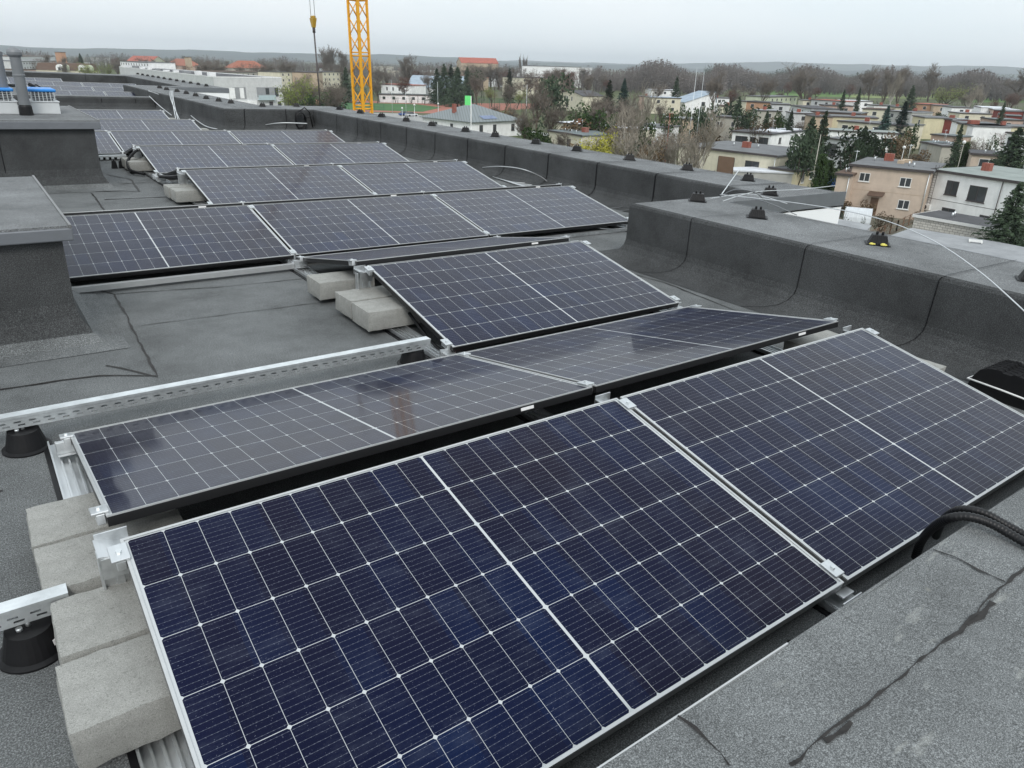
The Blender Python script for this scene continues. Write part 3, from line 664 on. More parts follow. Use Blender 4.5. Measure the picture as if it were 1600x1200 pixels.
wire('panel_cable', 'black cable hanging under the left end of the lone centre panel', [(1.86, 2.2, .2), (1.84, 2.0, .17), (1.83, 1.8, .1), (1.80, 1.5, .035), (1.79, 1.3, .03)], .009, M_BLK, 'cable')
M_RED = mat('red_cable', (.6, .02, .02), .4, 0, 0)
wire('panel_cable', 'short red cable loop at the low corner of the lone centre panel', [(1.80, 1.235, .06), (1.81, 1.22, .035), (1.82, 1.235, .03), (1.825, 1.24, .06)], .004, M_RED, 'cable')
wire('panel_cable', 'black cable looping from the fifth row ridge down to the roof', [(1.83, 9.1, .27), (1.72, 9.0, .25), (1.6, 8.9, .15), (1.58, 8.7, .06), (1.7, 8.5, .03)], .018, M_BLK, 'cable')
wire('panel_cable', 'black cable looping between the fourth row ridge and the low bracket', [(1.82, 6.85, .26), (1.75, 7.0, .2), (1.72, 7.6, .12), (1.75, 7.9, .1)], .02, M_BLK, 'cable')
# strapped stack of black rubber feet by the right parapet
t = thing('foot_bundle', 'strapped bundle of black plastic feet on the roof at the right edge', 'bundle', (3.98, -.57, 0), roof=True)
for k in range(6):
    x = k*.042; mb = MB(); pr = [(-.16, .0), (-.165, .03), (-.15, .09), (-.125, .135), (-.09, .155), (-.03, .162), (-.02, .152), (.02, .152), (.03, .162), (.09, .155), (.125, .135), (.15, .09), (.165, .03), (.16, .0)]
    for (p_, q_) in zip(pr[:-1], pr[1:]): mb.face([(x, p_[0], p_[1]), (x+.034, p_[0], p_[1]), (x+.034, q_[0], q_[1]), (x, q_[0], q_[1])][::-1])
    mb.face([(x, *p_) for p_ in pr]); mb.face([(x+.034, *p_) for p_ in pr][::-1])
    for y in (-.1, -.05, .05, .1): mb.box(x+.004, x+.03, y-.006, y+.006, .12, .166 if abs(y) < .09 else .155)
    mb.build('plastic_foot', M_BLK, t, .006, 2)
mb = MB(); mb.tube([(-.015, -.17, .06), (.13, -.19, .055), (.26, -.16, .06), (.27, 0, .07), (.26, .16, .07), (0, .17, .07), (-.015, 0, .07), (-.015, -.17, .06)], .005, 6); mb.build('strap', M_WHT, t)
t = thing('floor_clips', 'small black clips lying on the roof beside the farther stack', 'clips', (1.5, 9.35, 0), roof=True)
mb = MB()
for k in range(3): mb.frustum(k*.085, 0, 0, .10, .035, .03, .022, .02); mb.tube([(k*.085, 0, .1), (k*.085, 0, .12)], .01)
mb.build('clip_body', M_BLK, t)
t = thing('cable_tray', 'pale perforated tray in the gap right of the farther stack', 'cable tray', (1.0, 9.9, .05), roof=True)
mb = MB(); mb.box(0, .75, 0, .05, .05, .055); mb.box(0, .75, 0, .004, .03, .05); 
for k in range(11): mb.box(k*.07, k*.07+.035, 0, .004, .0, .03)
mb.build('perforated_channel', M_GALV, t)
# BG
# ================================================================== GROUND, FIELDS, HILLS
def f_ground(t):
    a = t.noise(.012, 6, rough=.7); b = t.noise(.25, 5)
    k = t.ramp(a, [(.3, (.075, .075, .055)), (.48, (.085, .105, .045)), (.6, (.12, .115, .085)), (.75, (.06, .085, .03))])
    k = t.mix(.6, k, t.ramp(b, [(.3, (.6,)*3), (.7, (1.3,)*3)]), 'MULTIPLY'); t.link(k, t.b.inputs['Base Color'])
M_GROUND = mat('ground_soil', rough=.95, fn=f_ground, spec=.1)
mb = MB(); n = 24; Sz = 8800
for i in range(n):
    for j in range(n):
        x0, x1 = -Sz+i*2*Sz/n, -Sz+(i+1)*2*Sz/n; y0, y1 = -Sz+j*2*Sz/n, -Sz+(j+1)*2*Sz/n
        mb.face([(x0, y0, GZ), (x1, y0, GZ), (x1, y1, GZ), (x0, y1, GZ)])
tag(mb.build('ground', M_GROUND), kind='structure')
def patch(name, pts, m, dz=.03, z=GZ):
    mb = MB(); mb.face([at(u, v, z)+Vector((0, 0, dz)) for u, v in pts]); return tag(mb.build(name, m), kind='structure')
M_FIELD = mat('field_green', (.10, .17, .055), .95, 0, .2, .02, spec=.1); M_FIELD2 = mat('field_pale', (.19, .23, .10), .95, 0, .2, .02, spec=.1)
M_TRACK = mat('track_red', (.30, .11, .075), .9, 0, .15, .3); M_PITCH = mat('pitch_green', (.035, .11, .025), .95, 0, .3, .2); M_PAVE = mat('paving_grey', (.28, .28, .27), .9, 0, .2, .5); M_YARD = mat('yard_soil', (.13, .12, .09), .95, 0, .4, .6)
patch('field', [(1195, 149), (1330, 152), (1330, 139), (1195, 135)], M_FIELD); patch('field', [(1500, 160), (1680, 160), (1680, 147), (1500, 146)], M_FIELD)
patch('field', [(1330, 152), (1500, 156), (1500, 146), (1330, 139)], M_FIELD2, .03)
patch('sports_ground', [(480, 172), (700, 178), (860, 168), (860, 162), (700, 161), (480, 155)], M_TRACK)
patch('playing_pitch', [(500, 170), (660, 175), (690, 168), (650, 163), (500, 159)], M_PITCH, .06)
patch('road', [(590, 200), (900, 215), (640, 178), (560, 176)], M_PAVE, .1)
patch('garden', [(1290, 400), (1520, 420), (1440, 335), (1290, 315)], M_YARD, .05)
def f_hill(t):
    a = t.noise(.0016, 6, rough=.7); t.link(t.ramp(a, [(.35, (.03, .045, .045)), (.55, (.05, .065, .06)), (.7, (.10, .13, .10))]), t.b.inputs['Base Color'])
M_HILL = mat('hill_woods', rough=1, fn=f_hill, spec=0)
def hills(d0, d1, hgt, seed):
    mb = MB(); rnd = random.Random(seed); ph = [rnd.uniform(0, 6.28) for _ in range(8)]
    n, m = 150, 5
    def P(i, j):
        a = rad(-35)+rad(135)*i/n; f = j/(m-1); d = d0+(d1-d0)*f
        h = hgt*(.62+.2*math.sin(a*3+ph[0])+.13*math.sin(a*9+ph[1])+.07*math.sin(a*23+ph[2])+.03*math.sin(a*61+ph[3])+.02*math.sin(a*140+ph[4]))
        h *= math.sin(f*math.pi/2)
        return (math.sin(a)*d, math.cos(a)*d, GZ-2+h)
    for i in range(n):
        for j in range(m-1): mb.face([P(i, j), P(i+1, j), P(i+1, j+1), P(i, j+1)], 0, True)
    return tag(mb.build('hills', M_HILL), kind='structure')
hills(5000, 6200, 78, 3); hills(7000, 8200, 118, 5)
# ================================================================== HOUSES
def wallm(name, c, var=.06):
    def fn(t):
        a = t.noise(.7, 5, rough=.65); d = t.noise(1.2, 4, sc=(1.2, 1.2, .3)); k = t.ramp(a, [(.3, tuple(x*.86 for x in c)), (.7, tuple(min(1, x*1.06) for x in c))])
        k = t.mix(.7, k, t.ramp(d, [(.30, (.86,)*3), (.5, (1.0,)*3)]), 'MULTIPLY'); t.link(k, t.b.inputs['Base Color'])
    return mat('wall_'+name, rough=.85, fn=fn, spec=.2)
W = {k: wallm(k, c) for k, c in dict(peach=(.56, .46, .375), white=(.86, .865, .86), cream=(.66, .62, .49), yellow=(.64, .58, .40), grey=(.42, .42, .40), ltgrey=(.58, .59, .59), tan=(.48, .38, .28),
     orange=(.48, .28, .18), red=(.22, .055, .045), pink=(.50, .37, .31), green=(.52, .56, .42), stone=(.42, .40, .35), brown=(.20, .13, .09), blue=(.10, .18, .32), mgrey=(.30, .31, .32)).items()}
RF = {k: mat('roofing_'+k, c, .85, 0, .18, .5, spec=.2) for k, c in dict(grey=(.15, .155, .16), dark=(.08, .08, .085), green=(.25, .28, .265), white=(.60, .62, .65), blue=(.30, .36, .42), red=(.34, .11, .08), brown=(.12, .08, .06), tile=(.30, .12, .08), ltgrey=(.28, .29, .30), slate=(.15, .175, .18)).items()}
M_GLASS = mat('window_glass', (.05, .055, .06), .05, 0, 0); M_FRW = mat('window_frame_white', (.72, .72, .70), .5, 0, 0); M_FRD = mat('window_frame_dark', (.06, .05, .05), .5, 0, 0)
def f_brick(t):
    b = t.new('ShaderNodeTexBrick'); c = t.new('ShaderNodeTexCoord'); t.link(c.outputs['Object'], b.inputs[0]); b.inputs['Scale'].default_value = 6
    b.inputs['Color1'].default_value = (.30, .09, .06, 1); b.inputs['Color2'].default_value = (.22, .06, .04, 1); b.inputs['Mortar'].default_value = (.3, .27, .25, 1); b.inputs['Mortar Size'].default_value = .012
    t.link(b.outputs[0], t.b.inputs['Base Color'])
M_CHB = mat('chimney_brick', rough=.9, fn=f_brick)
def f_wbrick(t):
    c = t.new('ShaderNodeTexCoord'); s = t.new('ShaderNodeSeparateXYZ'); t.link(c.outputs['Object'], s.inputs[0]); cm = t.new('ShaderNodeCombineXYZ')
    t.link(s.outputs[0], cm.inputs[0]); t.link(s.outputs[2], cm.inputs[1]); b = t.new('ShaderNodeTexBrick'); t.link(cm.outputs[0], b.inputs[0]); b.inputs['Scale'].default_value = 1
    b.inputs['Brick Width'].default_value = .52; b.inputs['Row Height'].default_value = .26; b.inputs['Mortar Size'].default_value = .018
    b.inputs['Color1'].default_value = (.60, .58, .53, 1); b.inputs['Color2'].default_value = (.50, .48, .44, 1); b.inputs['Mortar'].default_value = (.16, .15, .14, 1); t.link(b.outputs[0], t.b.inputs['Base Color'])
M_WBR = mat('white_block_wall', rough=.9, fn=f_wbrick)
def window(par, X, Y, rz, w_, h_, z, far=False, frame=None, mull=1):
    """window centred at local X,Y on a wall whose outward normal is -y turned by rz; z = centre"""
    M = Matrix.Translation((X, Y, z)) @ Matrix.Rotation(rz, 4, 'Z')
    fm = frame or M_FRW; b = .07 if not far else .05; mb = MB()
    mb.box(-w_/2, w_/2, -.03, .02, h_/2-b, h_/2); mb.box(-w_/2, w_/2, -.03, .02, -h_/2, -h_/2+b); mb.box(-w_/2, -w_/2+b, -.03, .02, -h_/2+b, h_/2-b); mb.box(w_/2-b, w_/2, -.03, .02, -h_/2+b, h_/2-b)
    if mull and not far: mb.box(-.04, .04, -.028, .018, -h_/2+b, h_/2-b)
    f = mb.build('window', fm, par); f.matrix_local = M
    mb = MB(); mb.box(-w_/2+b, w_/2-b, -.012, .01, -h_/2+b, h_/2-b); p = mb.build('pane', M_GLASS, f)
    if not far: mb = MB(); mb.box(-w_/2-.08, w_/2+.08, -.12, .0, -h_/2-.07, -h_/2-.002); mb.build('sill', fm, f)
def house(label, A, B, depth, H, wall, roof='grey', name='house', cat='house', wins=None, side=0, over=.25, chim=(), far=None, zb=None, fr=None, group=None, lip=True, C=None, rt=.22, sidecol=None):
    ztop = GZ+H
    a, b = at(A[0], A[1], ztop), at(B[0], B[1], ztop)
    if zb: # base mode: distance from the ground pixels
        a, b = at(A[0], A[1], GZ), at(B[0], B[1], GZ)
    d = Vector((b.x-a.x, b.y-a.y)); L_ = d.length; rz = math.atan2(d.y, d.x)
    if C:
        c = at(C[0], C[1], ztop); depth = max(2.5, abs((c-b).dot(Vector((-d.y, d.x, 0)).normalized())))
    dist = (a-CAM).length; far = dist > 190 if far is None else far
    t = thing(name, label, cat, (a.x, a.y, GZ), rz, group)
    m = W[wall] if isinstance(wall, str) else wall
    mb = MB(); mb.box(0, L_, 0, depth, -.2, H-rt); mb.build('wall', m, t)
    mb = MB(); mb.box(-over, L_+over, -over, depth+over, H-rt, H); r = mb.build('roof', RF[roof], t)
    if lip: mb = MB(); mb.box(-over-.03, L_+over+.03, -over-.03, -over, H-rt-.05, H+.03); mb.box(-over-.03, -over, -over, depth+over, H-rt-.05, H+.03); mb.build('eaves_trim', M_FRD if lip == 1 or lip is True else M_FRW, r)
    for (fx, fy, s) in chim:
        x, y = fx*L_, fy*depth; mb = MB(); mb.box(x-s/2, x+s/2, y-s*.35, y+s*.35, H, H+.9); c = mb.build('chimney', M_CHB, r)
        mb = MB(); mb.box(x-s/2-.06, x+s/2+.06, y-s*.35-.06, y+s*.35+.06, H+.9, H+.98); mb.build('chimney_cap', M_CHCAP, c) if 0 else None
    if not far:
        rq = random.Random(int(A[0]*7+A[1])); mb = MB()
        for _ in range(3): mb = MB(); x, y = rq.uniform(.1, .9)*L_, rq.uniform(.2, .85)*depth; mb.tube([(x, y, H), (x, y, H+.5)], .09, 8); mb.build('vent_pipe', M_GALV, r)
        x, y = rq.uniform(.2, .8)*L_, rq.uniform(.5, .9)*depth; hh = H+rq.uniform(1.6, 2.8); mb = MB(); mb.tube([(x, y, H), (x, y, hh)], .025, 5)
        for q in range(4): mb.tube([(x-.35+q*.05, y-.3+q*.2, hh-.15), (x+.35-q*.05, y-.3+q*.2, hh-.15)], .014, 4)
        mb.tube([(x, y-.35, hh-.15), (x, y+.35, hh-.15)], .014, 4); mb.build('aerial', M_GALV, r)
        mb = MB(); mb.tube([(L_-.12, -.1, 0), (L_-.12, -.1, H-.25)], .05, 6); mb.build('downpipe', M_GALV, t)
    if wins is None:
        fl = max(1, int(H/2.8)); nn = max(1, int(L_/(3.2 if not far else 4.2))); wins = [((i+.5)/nn, H-1.5-2.8*k, 1.3, 1.25) for i in range(min(nn, 14)) for k in range(fl)]
    for (fx, z, w_, h_) in wins: window(t, fx*L_, -.002, 0, w_, h_, z, far, fr)
    for k in range(side):
        for f in range(max(1, int(H/2.9))):
            window(t, L_+.002, (k+.5)/side*depth, math.pi/2, 1.1, 1.15, H-1.5-2.8*f, far, fr)
    return t, L_, depth, H
# --- the two big ones by the right edge
t, L_, D_, H_ = house('peach two storey house with grey flat roof, red chimney and brown door awning', (1331, 256), (1456, 267), 10.5, 6, 'peach', 'grey', chim=((.32, .75, 1.1),), side=0,
    wins=[(.20, 4.55, 1.25, 1.05), (.72, 4.4, 1.3, 1.1), (.76, 1.75, 1.3, 1.1)])
mb = MB(); mb.hexa([(L_*.30, -1.1, 2.5), (L_*.50, -1.1, 2.5), (L_*.50, 0, 2.75), (L_*.30, 0, 2.75), (L_*.30, -1.1, 2.58), (L_*.50, -1.1, 2.58), (L_*.50, 0, 2.95), (L_*.30, 0, 2.95)]); mb.build('awning', RF['brown'], t)
mb = MB(); mb.box(L_*.34, L_*.44, -.03, 0, .0, 2.2); mb.build('door', W['brown'], t)
mb = MB(); mb.tube([(.1, -.1, .1), (.1, -.1, 5.8)], .06, 6); mb.build('drainpipe', M_FRD, t)
mb = MB(); mb.box(.12, L_, -.02, -.001, 2.98, 3.02); mb.build('string_course', W['tan'], t)
mb = MB(); mb.box(L_*.5, L_*.62, D_*.68, D_*.8, 6, 6.35); mb.box(L_*.48, L_*.56, D_*.5, D_*.58, 6, 6.4); mb.build('roof_box', W['tan'], t)
house('low peach wing joined to the left of the peach house', (1309, 270), (1330, 272), 6, 5, 'peach', 'brown', wins=[])
t, L_, D_, H_ = house('white two storey house with pale green roof and a ladder on its wall', (1459, 264), (1655, 292), 12, 6, 'white', 'green', chim=((.21, .45, 1.0),), fr=M_FRD, lip=True,
    wins=[(.20, 4.15, 1.55, 1.65), (.42, 3.95, 2.15, 1.75), (.22, 1.3, 1.7, 1.0), (.53, 1.3, 1.2, .9)])
mb = MB(); 
for sx in (0, .42): mb.box(.35+sx, .39+sx, -.25, -.21, 1.9, 6.5)
for k in range(15): mb.box(.36, .80, -.24, -.22, 2.05+k*.3, 2.08+k*.3)
mb.build('ladder', M_FRD, t)
mb = MB(); mb.box(.1, 1.0, -.45, -.05, 1.15, 1.85); ac = mb.build('air_conditioner', M_FRW, t, .03); mb = MB(); mb.tube([(.38, -.47, 1.5), (.38, -.45, 1.5)], .25, 16); mb.build('fan', M_FRD, ac)
mb = MB(); mb.tube([(L_*.60, -.1, 0), (L_*.60, -.1, 5.7)], .05, 6); mb.build('drainpipe', M_FRD, t)
mb = MB(); mb.box(.0, L_, -.015, -.001, 2.55, 2.6); mb.build('string_course', M_FRD, t)
house('garage of pale blocks with dark flat roof in front of the white house', (1430, 335), (1620, 368), 5, 2.9, M_WBR, 'dark', 'garage', 'garage', wins=[], lip=2, over=.15)
def slab(name, label, cat, pts, z, th, m):
    P = [at(u, v, z) for u, v in pts]; o3 = P[0].copy(); o3.z = GZ; t = thing(name, label, cat, o3); mb = MB(); n = len(P)
    mb.face([p-o3 for p in P]); 
    for i in range(n): a, b = P[i]-o3, P[(i+1) % n]-o3; mb.face([a, b, b-Vector((0, 0, th)), a-Vector((0, 0, th))])
    mb.build('roof_sheet', m, t); mb = MB(); c = sum((p-o3 for p in P), Vector())/n
    Q = [c+((p-o3)-c)*.96 for p in P]
    for i in range(n): a, b = Q[i], Q[(i+1) % n]; mb.face([Vector((a.x, a.y, 0)), Vector((b.x, b.y, 0)), b-Vector((0, 0, th)), a-Vector((0, 0, th))])
    mb.build('wall', W['grey'], t); return t
slab('shed', 'low light grey flat roof between our parapet and the pale block garage', 'shed', [(1380, 372), (1640, 432), (1660, 398), (1560, 378), (1424, 356)], -12.6, .15, RF['ltgrey'])
t = thing('pallet', 'white wooden frame lying on the low light grey roof', 'pallet', at(1535, 381, -12.55), .4); mb = MB()
for k in range(4): mb.box(k*.35, k*.35+.12, 0, 1.1, .08, .12)
mb.box(0, 1.2, 0, .12, 0, .08); mb.box(0, 1.2, .98, 1.1, 0, .08); mb.build('slat_frame', M_FRW, t)
slab('shed', 'grey shed roof strip just beyond the white end wall of our building', 'shed', [(1290, 352), (1352, 362), (1362, 352), (1291, 338)], -12.6, .12, RF['ltgrey'])
# polytunnel
p = at(1316, 352); q = at(1358, 356); t = thing('polytunnel', 'white plastic greenhouse tunnel in the garden of the peach house', 'greenhouse', p, math.atan2(q.y-p.y, q.x-p.x))
LL = (q-p).length*1.0; mb = MB(); n = 12
for k in range(n):
    a0, a1 = math.pi*k/n, math.pi*(k+1)/n; mb.face([(0, 1.3-1.3*math.cos(a0), 2*math.sin(a0)), (LL, 1.3-1.3*math.cos(a0), 2*math.sin(a0)), (LL, 1.3-1.3*math.cos(a1), 2*math.sin(a1)), (0, 1.3-1.3*math.cos(a1), 2*math.sin(a1))][::-1], 0, True)
for X in (0, LL): mb.face([(X, 1.3-1.3*math.cos(math.pi*k/n), 2*math.sin(math.pi*k/n)) for k in range(n+1)])
mb.build('film', mat('plastic_film', (.55, .58, .60), .35, 0, .1, 1), t); mb = MB()
for X in [LL*k/6 for k in range(7)]: mb.tube([(X, 1.3-1.31*math.cos(math.pi*k/n), 2.01*math.sin(math.pi*k/n)) for k in range(n+1)], .03, 4)
mb.build('hoops', M_GALV, t)
# --- near rows
t, L_, D_, H_ = house('long cream bungalow row with grey flat roof right behind our parapet', (1062, 226), (1214, 243), 0, 5.0, 'cream', 'grey', C=(1277, 234), chim=((.48, .45, 1.2), (.93, .8, 1.2)), side=2, fr=M_FRD,
    wins=[(.17, 2.9, 2.2, 1.6), (.52, 2.7, 3.0, 2.4), (.78, 3.1, 2.4, 1.4)])
mb = MB(); mb.box(L_*.44, L_*.6, -.06, 0, 0, 4.0); mb.build('gate', W['brown'], t)
t, L_, D_, H_ = house('low yellow house with a white sheet roof just above our parapet', (1246, 266), (1287, 261), 4.5, 3.4, 'yellow', 'grey', wins=[(.25, 2.2, .8, 1.5), (.68, 2.4, 2.6, 1.1)], over=.2)
slab('shed', 'white roofed lean-to with orange tiles left of the low yellow house', 'shed', [(1146, 266), (1244, 270), (1240, 259), (1146, 261)], -12.0, .2, RF['white'])
t, L_, D_, H_ = house('bright white modern bungalow with pale roof sheets and dark window frames', (1145, 204), (1206, 209), 0, 5.2, 'white', 'dark', C=(1258, 203), side=2, fr=M_FRD,
    wins=[(.25, 3.2, 2.6, 2.2), (.55, 3.2, 1.2, 2.2), (.82, 3.4, 2.0, 2.0)])
mb = MB(); mb.box(L_*.35, L_*.95, D_*.25, D_*.6, H_+.0, H_+.18); mb.box(L_*.5, L_*.9, D_*.68, D_*.95, H_, H_+.25); mb.build('roof_sheets', RF['white'], t)
house('grey rendered house half hidden behind dark conifers, one big dark window', (1290, 214), (1327, 219), 8, 5.2, 'ltgrey', 'grey', wins=[(.35, 3.1, 2.6, 2.2), (.3, .8, 2, 1)], fr=M_FRD)
house('peach house with a white framed window behind the pale green roof', (1520, 239), (1583, 243), 7, 5.6, 'peach', 'dark', wins=[(.45, 4.0, 2.6, 1.7)])
house('long cream house with dark flat roof behind the thick conifers', (1310, 188), (1418, 196), 9, 5.6, 'cream', 'grey', side=0, chim=((.3, .5, 1), (.6, .4, 1)), wins=[(.12, 4, 1.6, 1.3), (.6, 4.3, 2.4, .9)])
house('pale house with mossy green flat roof in front of the long cream house', (1298, 203), (1404, 208), 7, 5.2, 'white', 'green', side=1, chim=((.4, .5, 1),), wins=[(.82, 3.2, 1.4, 1.9), (.93, 3.2, 1.2, 1.9)])
house('yellow house with grey roof farther behind the long cream house', (1300, 181), (1372, 184), 10, 5.6, 'yellow', 'grey', chim=((.5, .5, 1),))
house('dark red panelled house with a grey roof', (1447, 183), (1488, 186), 8, 5.6, 'red', 'ltgrey', wins=[(.15, 4, 1.6, 1.5), (.4, 4, 1.6, 1.5)], chim=((.8, .3, 1.2),))
house('yellow end of the dark red house row', (1427, 180), (1446, 183), 8, 5.8, 'yellow', 'grey', wins=[(.6, 4, 1.2, 1.8)])
house('white house end between the red house and the yellow one', (1488, 188), (1522, 196), 8, 5.8, 'white', 'grey', wins=[(.4, 3.9, 1.0, 1.8)])
house('yellow house with grey roof and large brown window near the right edge', (1529, 196), (1640, 199), 9, 5.8, 'yellow', 'grey', chim=((.1, .6, 2.2), (.5, .5, 1)), wins=[(.17, 3.7, 3.0, 2.0), (.34, 4.1, .8, .8), (.6, 3.8, 1.6, 1.6)])
house('white house with tall windows at the right edge, behind the big spruce', (1574, 206), (1640, 213), 8, 5.6, 'white', 'dark', wins=[(.12, 3.6, 1.2, 2.2), (.3, 3.6, 1.2, 2.2)], fr=M_FRD)
house('bare grey concrete garage row with a dark roof in front of bare shrubs', (1440, 221), (1472, 224), 6, 3.6, 'grey', 'slate', 'garage', 'garage', wins=[])
house('grey block of garages right of the bare concrete one', (1473, 227), (1508, 228), 6, 3.6, 'stone', 'grey', 'garage', 'garage', wins=[])
house('low grey outbuilding below the dark red house', (1456, 209), (1500, 213), 5, 3.6, 'pink', 'slate', 'shed', 'shed', wins=[])
# --- middle distance, right
house('orange terraced house with a dark flat roof', (1167, 158), (1206, 160), 10, 6, 'orange', 'dark', side=0)
house('grey terraced house joined to the orange one', (1207, 162), (1235, 163), 10, 6, 'ltgrey', 'grey')
house('cream end house left of the orange terrace', (1152, 157), (1166, 158), 10, 6, 'cream', 'grey', wins=[])
house('pale weathered panel block standing behind the white bungalow', (1236, 164), (1268, 169), 9, 6, 'ltgrey', 'dark', side=0)
house('yellow green terrace far off below the field', (1204, 151), (1246, 150), 12, 6, 'green', 'grey')
house('grey roofed terrace with brown walls left of the brown roofed house', (1268, 173), (1344, 177), 11, 5.8, 'brown', 'grey')
house('yellow house with a brown roof in the middle of the estate', (1348, 169), (1388, 171), 10, 5.8, 'cream', 'brown')
house('orange terrace far off behind the blue spruce', (1420, 161), (1455, 163), 12, 6, 'orange', 'red')
house('tan house with white framed windows in the far row at right', (1460, 164), (1487, 165), 9, 6, 'tan', 'grey')
house('white and blue glazed terrace in the far row at right', (1488, 167), (1520, 168), 9, 6, 'white', 'grey')
house('bright white gable in the far row at right', (1521, 165), (1534, 167), 9, 6.4, 'white', 'white', wins=[])
house('tan pink terrace right of the bright white gable', (1536, 168), (1552, 170), 9, 6, 'pink', 'white')
house('red brown terrace near the end of the far row', (1553, 171), (1572, 173), 9, 6, 'red', 'grey')
house('pink red house with a slanted roof by the right edge', (1574, 180), (1596, 181), 8, 5.8, 'red', 'slate', wins=[])
house('grey house at the right edge beyond the pink red one', (1590, 173), (1640, 177), 9, 6, 'mgrey', 'slate')
house('white low house far off beside the small spruces', (1323, 157), (1364, 158), 10, 6, 'white', 'white')
house('small far terrace of white and red houses under the field', (1268, 155), (1318, 158), 9, 6, 'ltgrey', 'red')
house('grey roofed terrace behind the yellow far terrace', (1386, 172), (1425, 175), 9, 5.6, 'grey', 'ltgrey')
# --- middle, centre
house('grey roofed house with a red brick chimney left of the yellow willow', (858, 203), (910, 211), 9, 4.2, 'cream', 'slate', chim=((.55, .5, 1.3),), wins=[(.35, 2.2, 1.3, 1.8), (.62, 2.2, 1.3, 1.8)], fr=M_FRD)
house('long pink cream house with white sheet roof behind the grey roofed one', (870, 190), (985, 202), 8, 5.0, 'cream', 'white', chim=((.25, .3, 1.4), (.38, .3, 1.4)), wins=[])
house('white flat roofed house behind the bare birch', (983, 194), (1026, 198), 8, 5.2, 'white', 'grey', wins=[(.5, 3, 2.5, 1.6)])
house('low pale stone outhouse at the foot of the bare trees', (986, 222), (1027, 226), 6, 3.0, 'stone', 'brown', 'shed', 'shed', wins=[])
house('tan house with grey roof between the bare trees', (1040, 184), (1112, 187), 8, 5.6, 'tan', 'ltgrey', wins=[], chim=((.1, .4, 1.2),))
house('old cream house with two small windows right of the tan one', (1118, 181), (1154, 183), 8, 5.8, 'stone', 'grey', wins=[(.15, 3.8, .8, 1.4), (.3, 3.8, .8, 1.4), (.8, 4, .9, 1.2)])
house('white flat roofed house far off beyond the shrubs', (1018, 140), (1061, 141), 12, 6, 'white', 'white', far=True)
house('cream house with black windows below the far white one', (1018, 152), (1064, 153), 10, 6, 'cream', 'blue')
house('blue clad house beside the slanted roof house', (1076, 145), (1092, 146), 10, 6, 'blue', 'blue', wins=[])
# cream house with asymmetrical gable
def gable(label, A, B, depth, He, Hr, wall, roof, zb=0, name='house', cat='house', ridge=.5, wins=(), along=False, over=.4, far=True, hip=0.):
    a, b = (at(*A), at(*B)) if zb else (at(*A, GZ+He), at(*B, GZ+He)); d = Vector((b.x-a.x, b.y-a.y)); L_ = d.length; t = thing(name, label, cat, (a.x, a.y, GZ), math.atan2(d.y, d.x))
    mb = MB(); mb.box(0, L_, 0, depth, -.2, He)
    if not along: mb.face([(0, 0, He), (L_, 0, He), (L_*ridge, 0, Hr)]); mb.face([(0, depth, He), (L_*ridge, depth, Hr), (L_, depth, He)])
    else:
        if hip == 0: mb.face([(0, 0, He), (0, depth*ridge, Hr), (0, depth, He)]); mb.face([(L_, 0, He), (L_, depth, He), (L_, depth*ridge, Hr)])
    mb.build('wall', W[wall], t); mb = MB(); o = over; th = .15
    def sheet(P):
        mb.face(P); mb.face([(p[0], p[1], p[2]-th) for p in P][::-1]); n = len(P)
        for i in range(n): p, q = P[i], P[(i+1) % n]; mb.face([(p[0], p[1], p[2]-th), (q[0], q[1], q[2]-th), q, p])
    z = He+.15; zr = Hr+.15
    if not along:
        X = L_*ridge; sheet([(-o, -o, z-.1), (X, -o, zr), (X, depth+o, zr), (-o, depth+o, z-.1)]); sheet([(X, -o, zr), (L_+o, -o, z-.1), (L_+o, depth+o, z-.1), (X, depth+o, zr)])
    else:
        Y = depth*ridge; h0 = hip*L_
        sheet([(-o, -o, z-.1), (L_+o, -o, z-.1), (L_-h0+(o if hip == 0 else 0), Y, zr), (h0-(o if hip == 0 else 0), Y, zr)]); sheet([(L_+o, depth+o, z-.1), (-o, depth+o, z-.1), (h0-(o if hip == 0 else 0), Y, zr), (L_-h0+(o if hip == 0 else 0), Y, zr)])
        if hip: sheet([(L_+o, -o, z-.1), (L_+o, depth+o, z-.1), (L_-h0, Y, zr)]); sheet([(-o, depth+o, z-.1), (-o, -o, z-.1), (h0, Y, zr)])
    r = mb.build('roof', RF[roof], t)
    for (fx, zc, w_, h_) in wins: window(t, fx*L_, -.002, 0, w_, h_, zc, far)
    return t, L_, r
gable('cream two storey house with a crooked dark gable roof left of the tall bare trees', (870, 146), (911, 150), 9, 6, 7.6, 'cream', 'dark', ridge=.55, wins=[(.16, 4.6, 1.4, 1.5), (.42, 4.6, 1.4, 1.6), (.6, 4.6, 1, 1.6), (.16, 1.8, 1.4, 1.4), (.42, 1.8, 1.4, 1.4)])
gable('white modern house with one big slanting grey roof', (1070, 160), (1118, 160), 10, 4.2, 8.2, 'white', 'blue', ridge=.97, wins=[(.6, 3.6, 2, 1.6)])
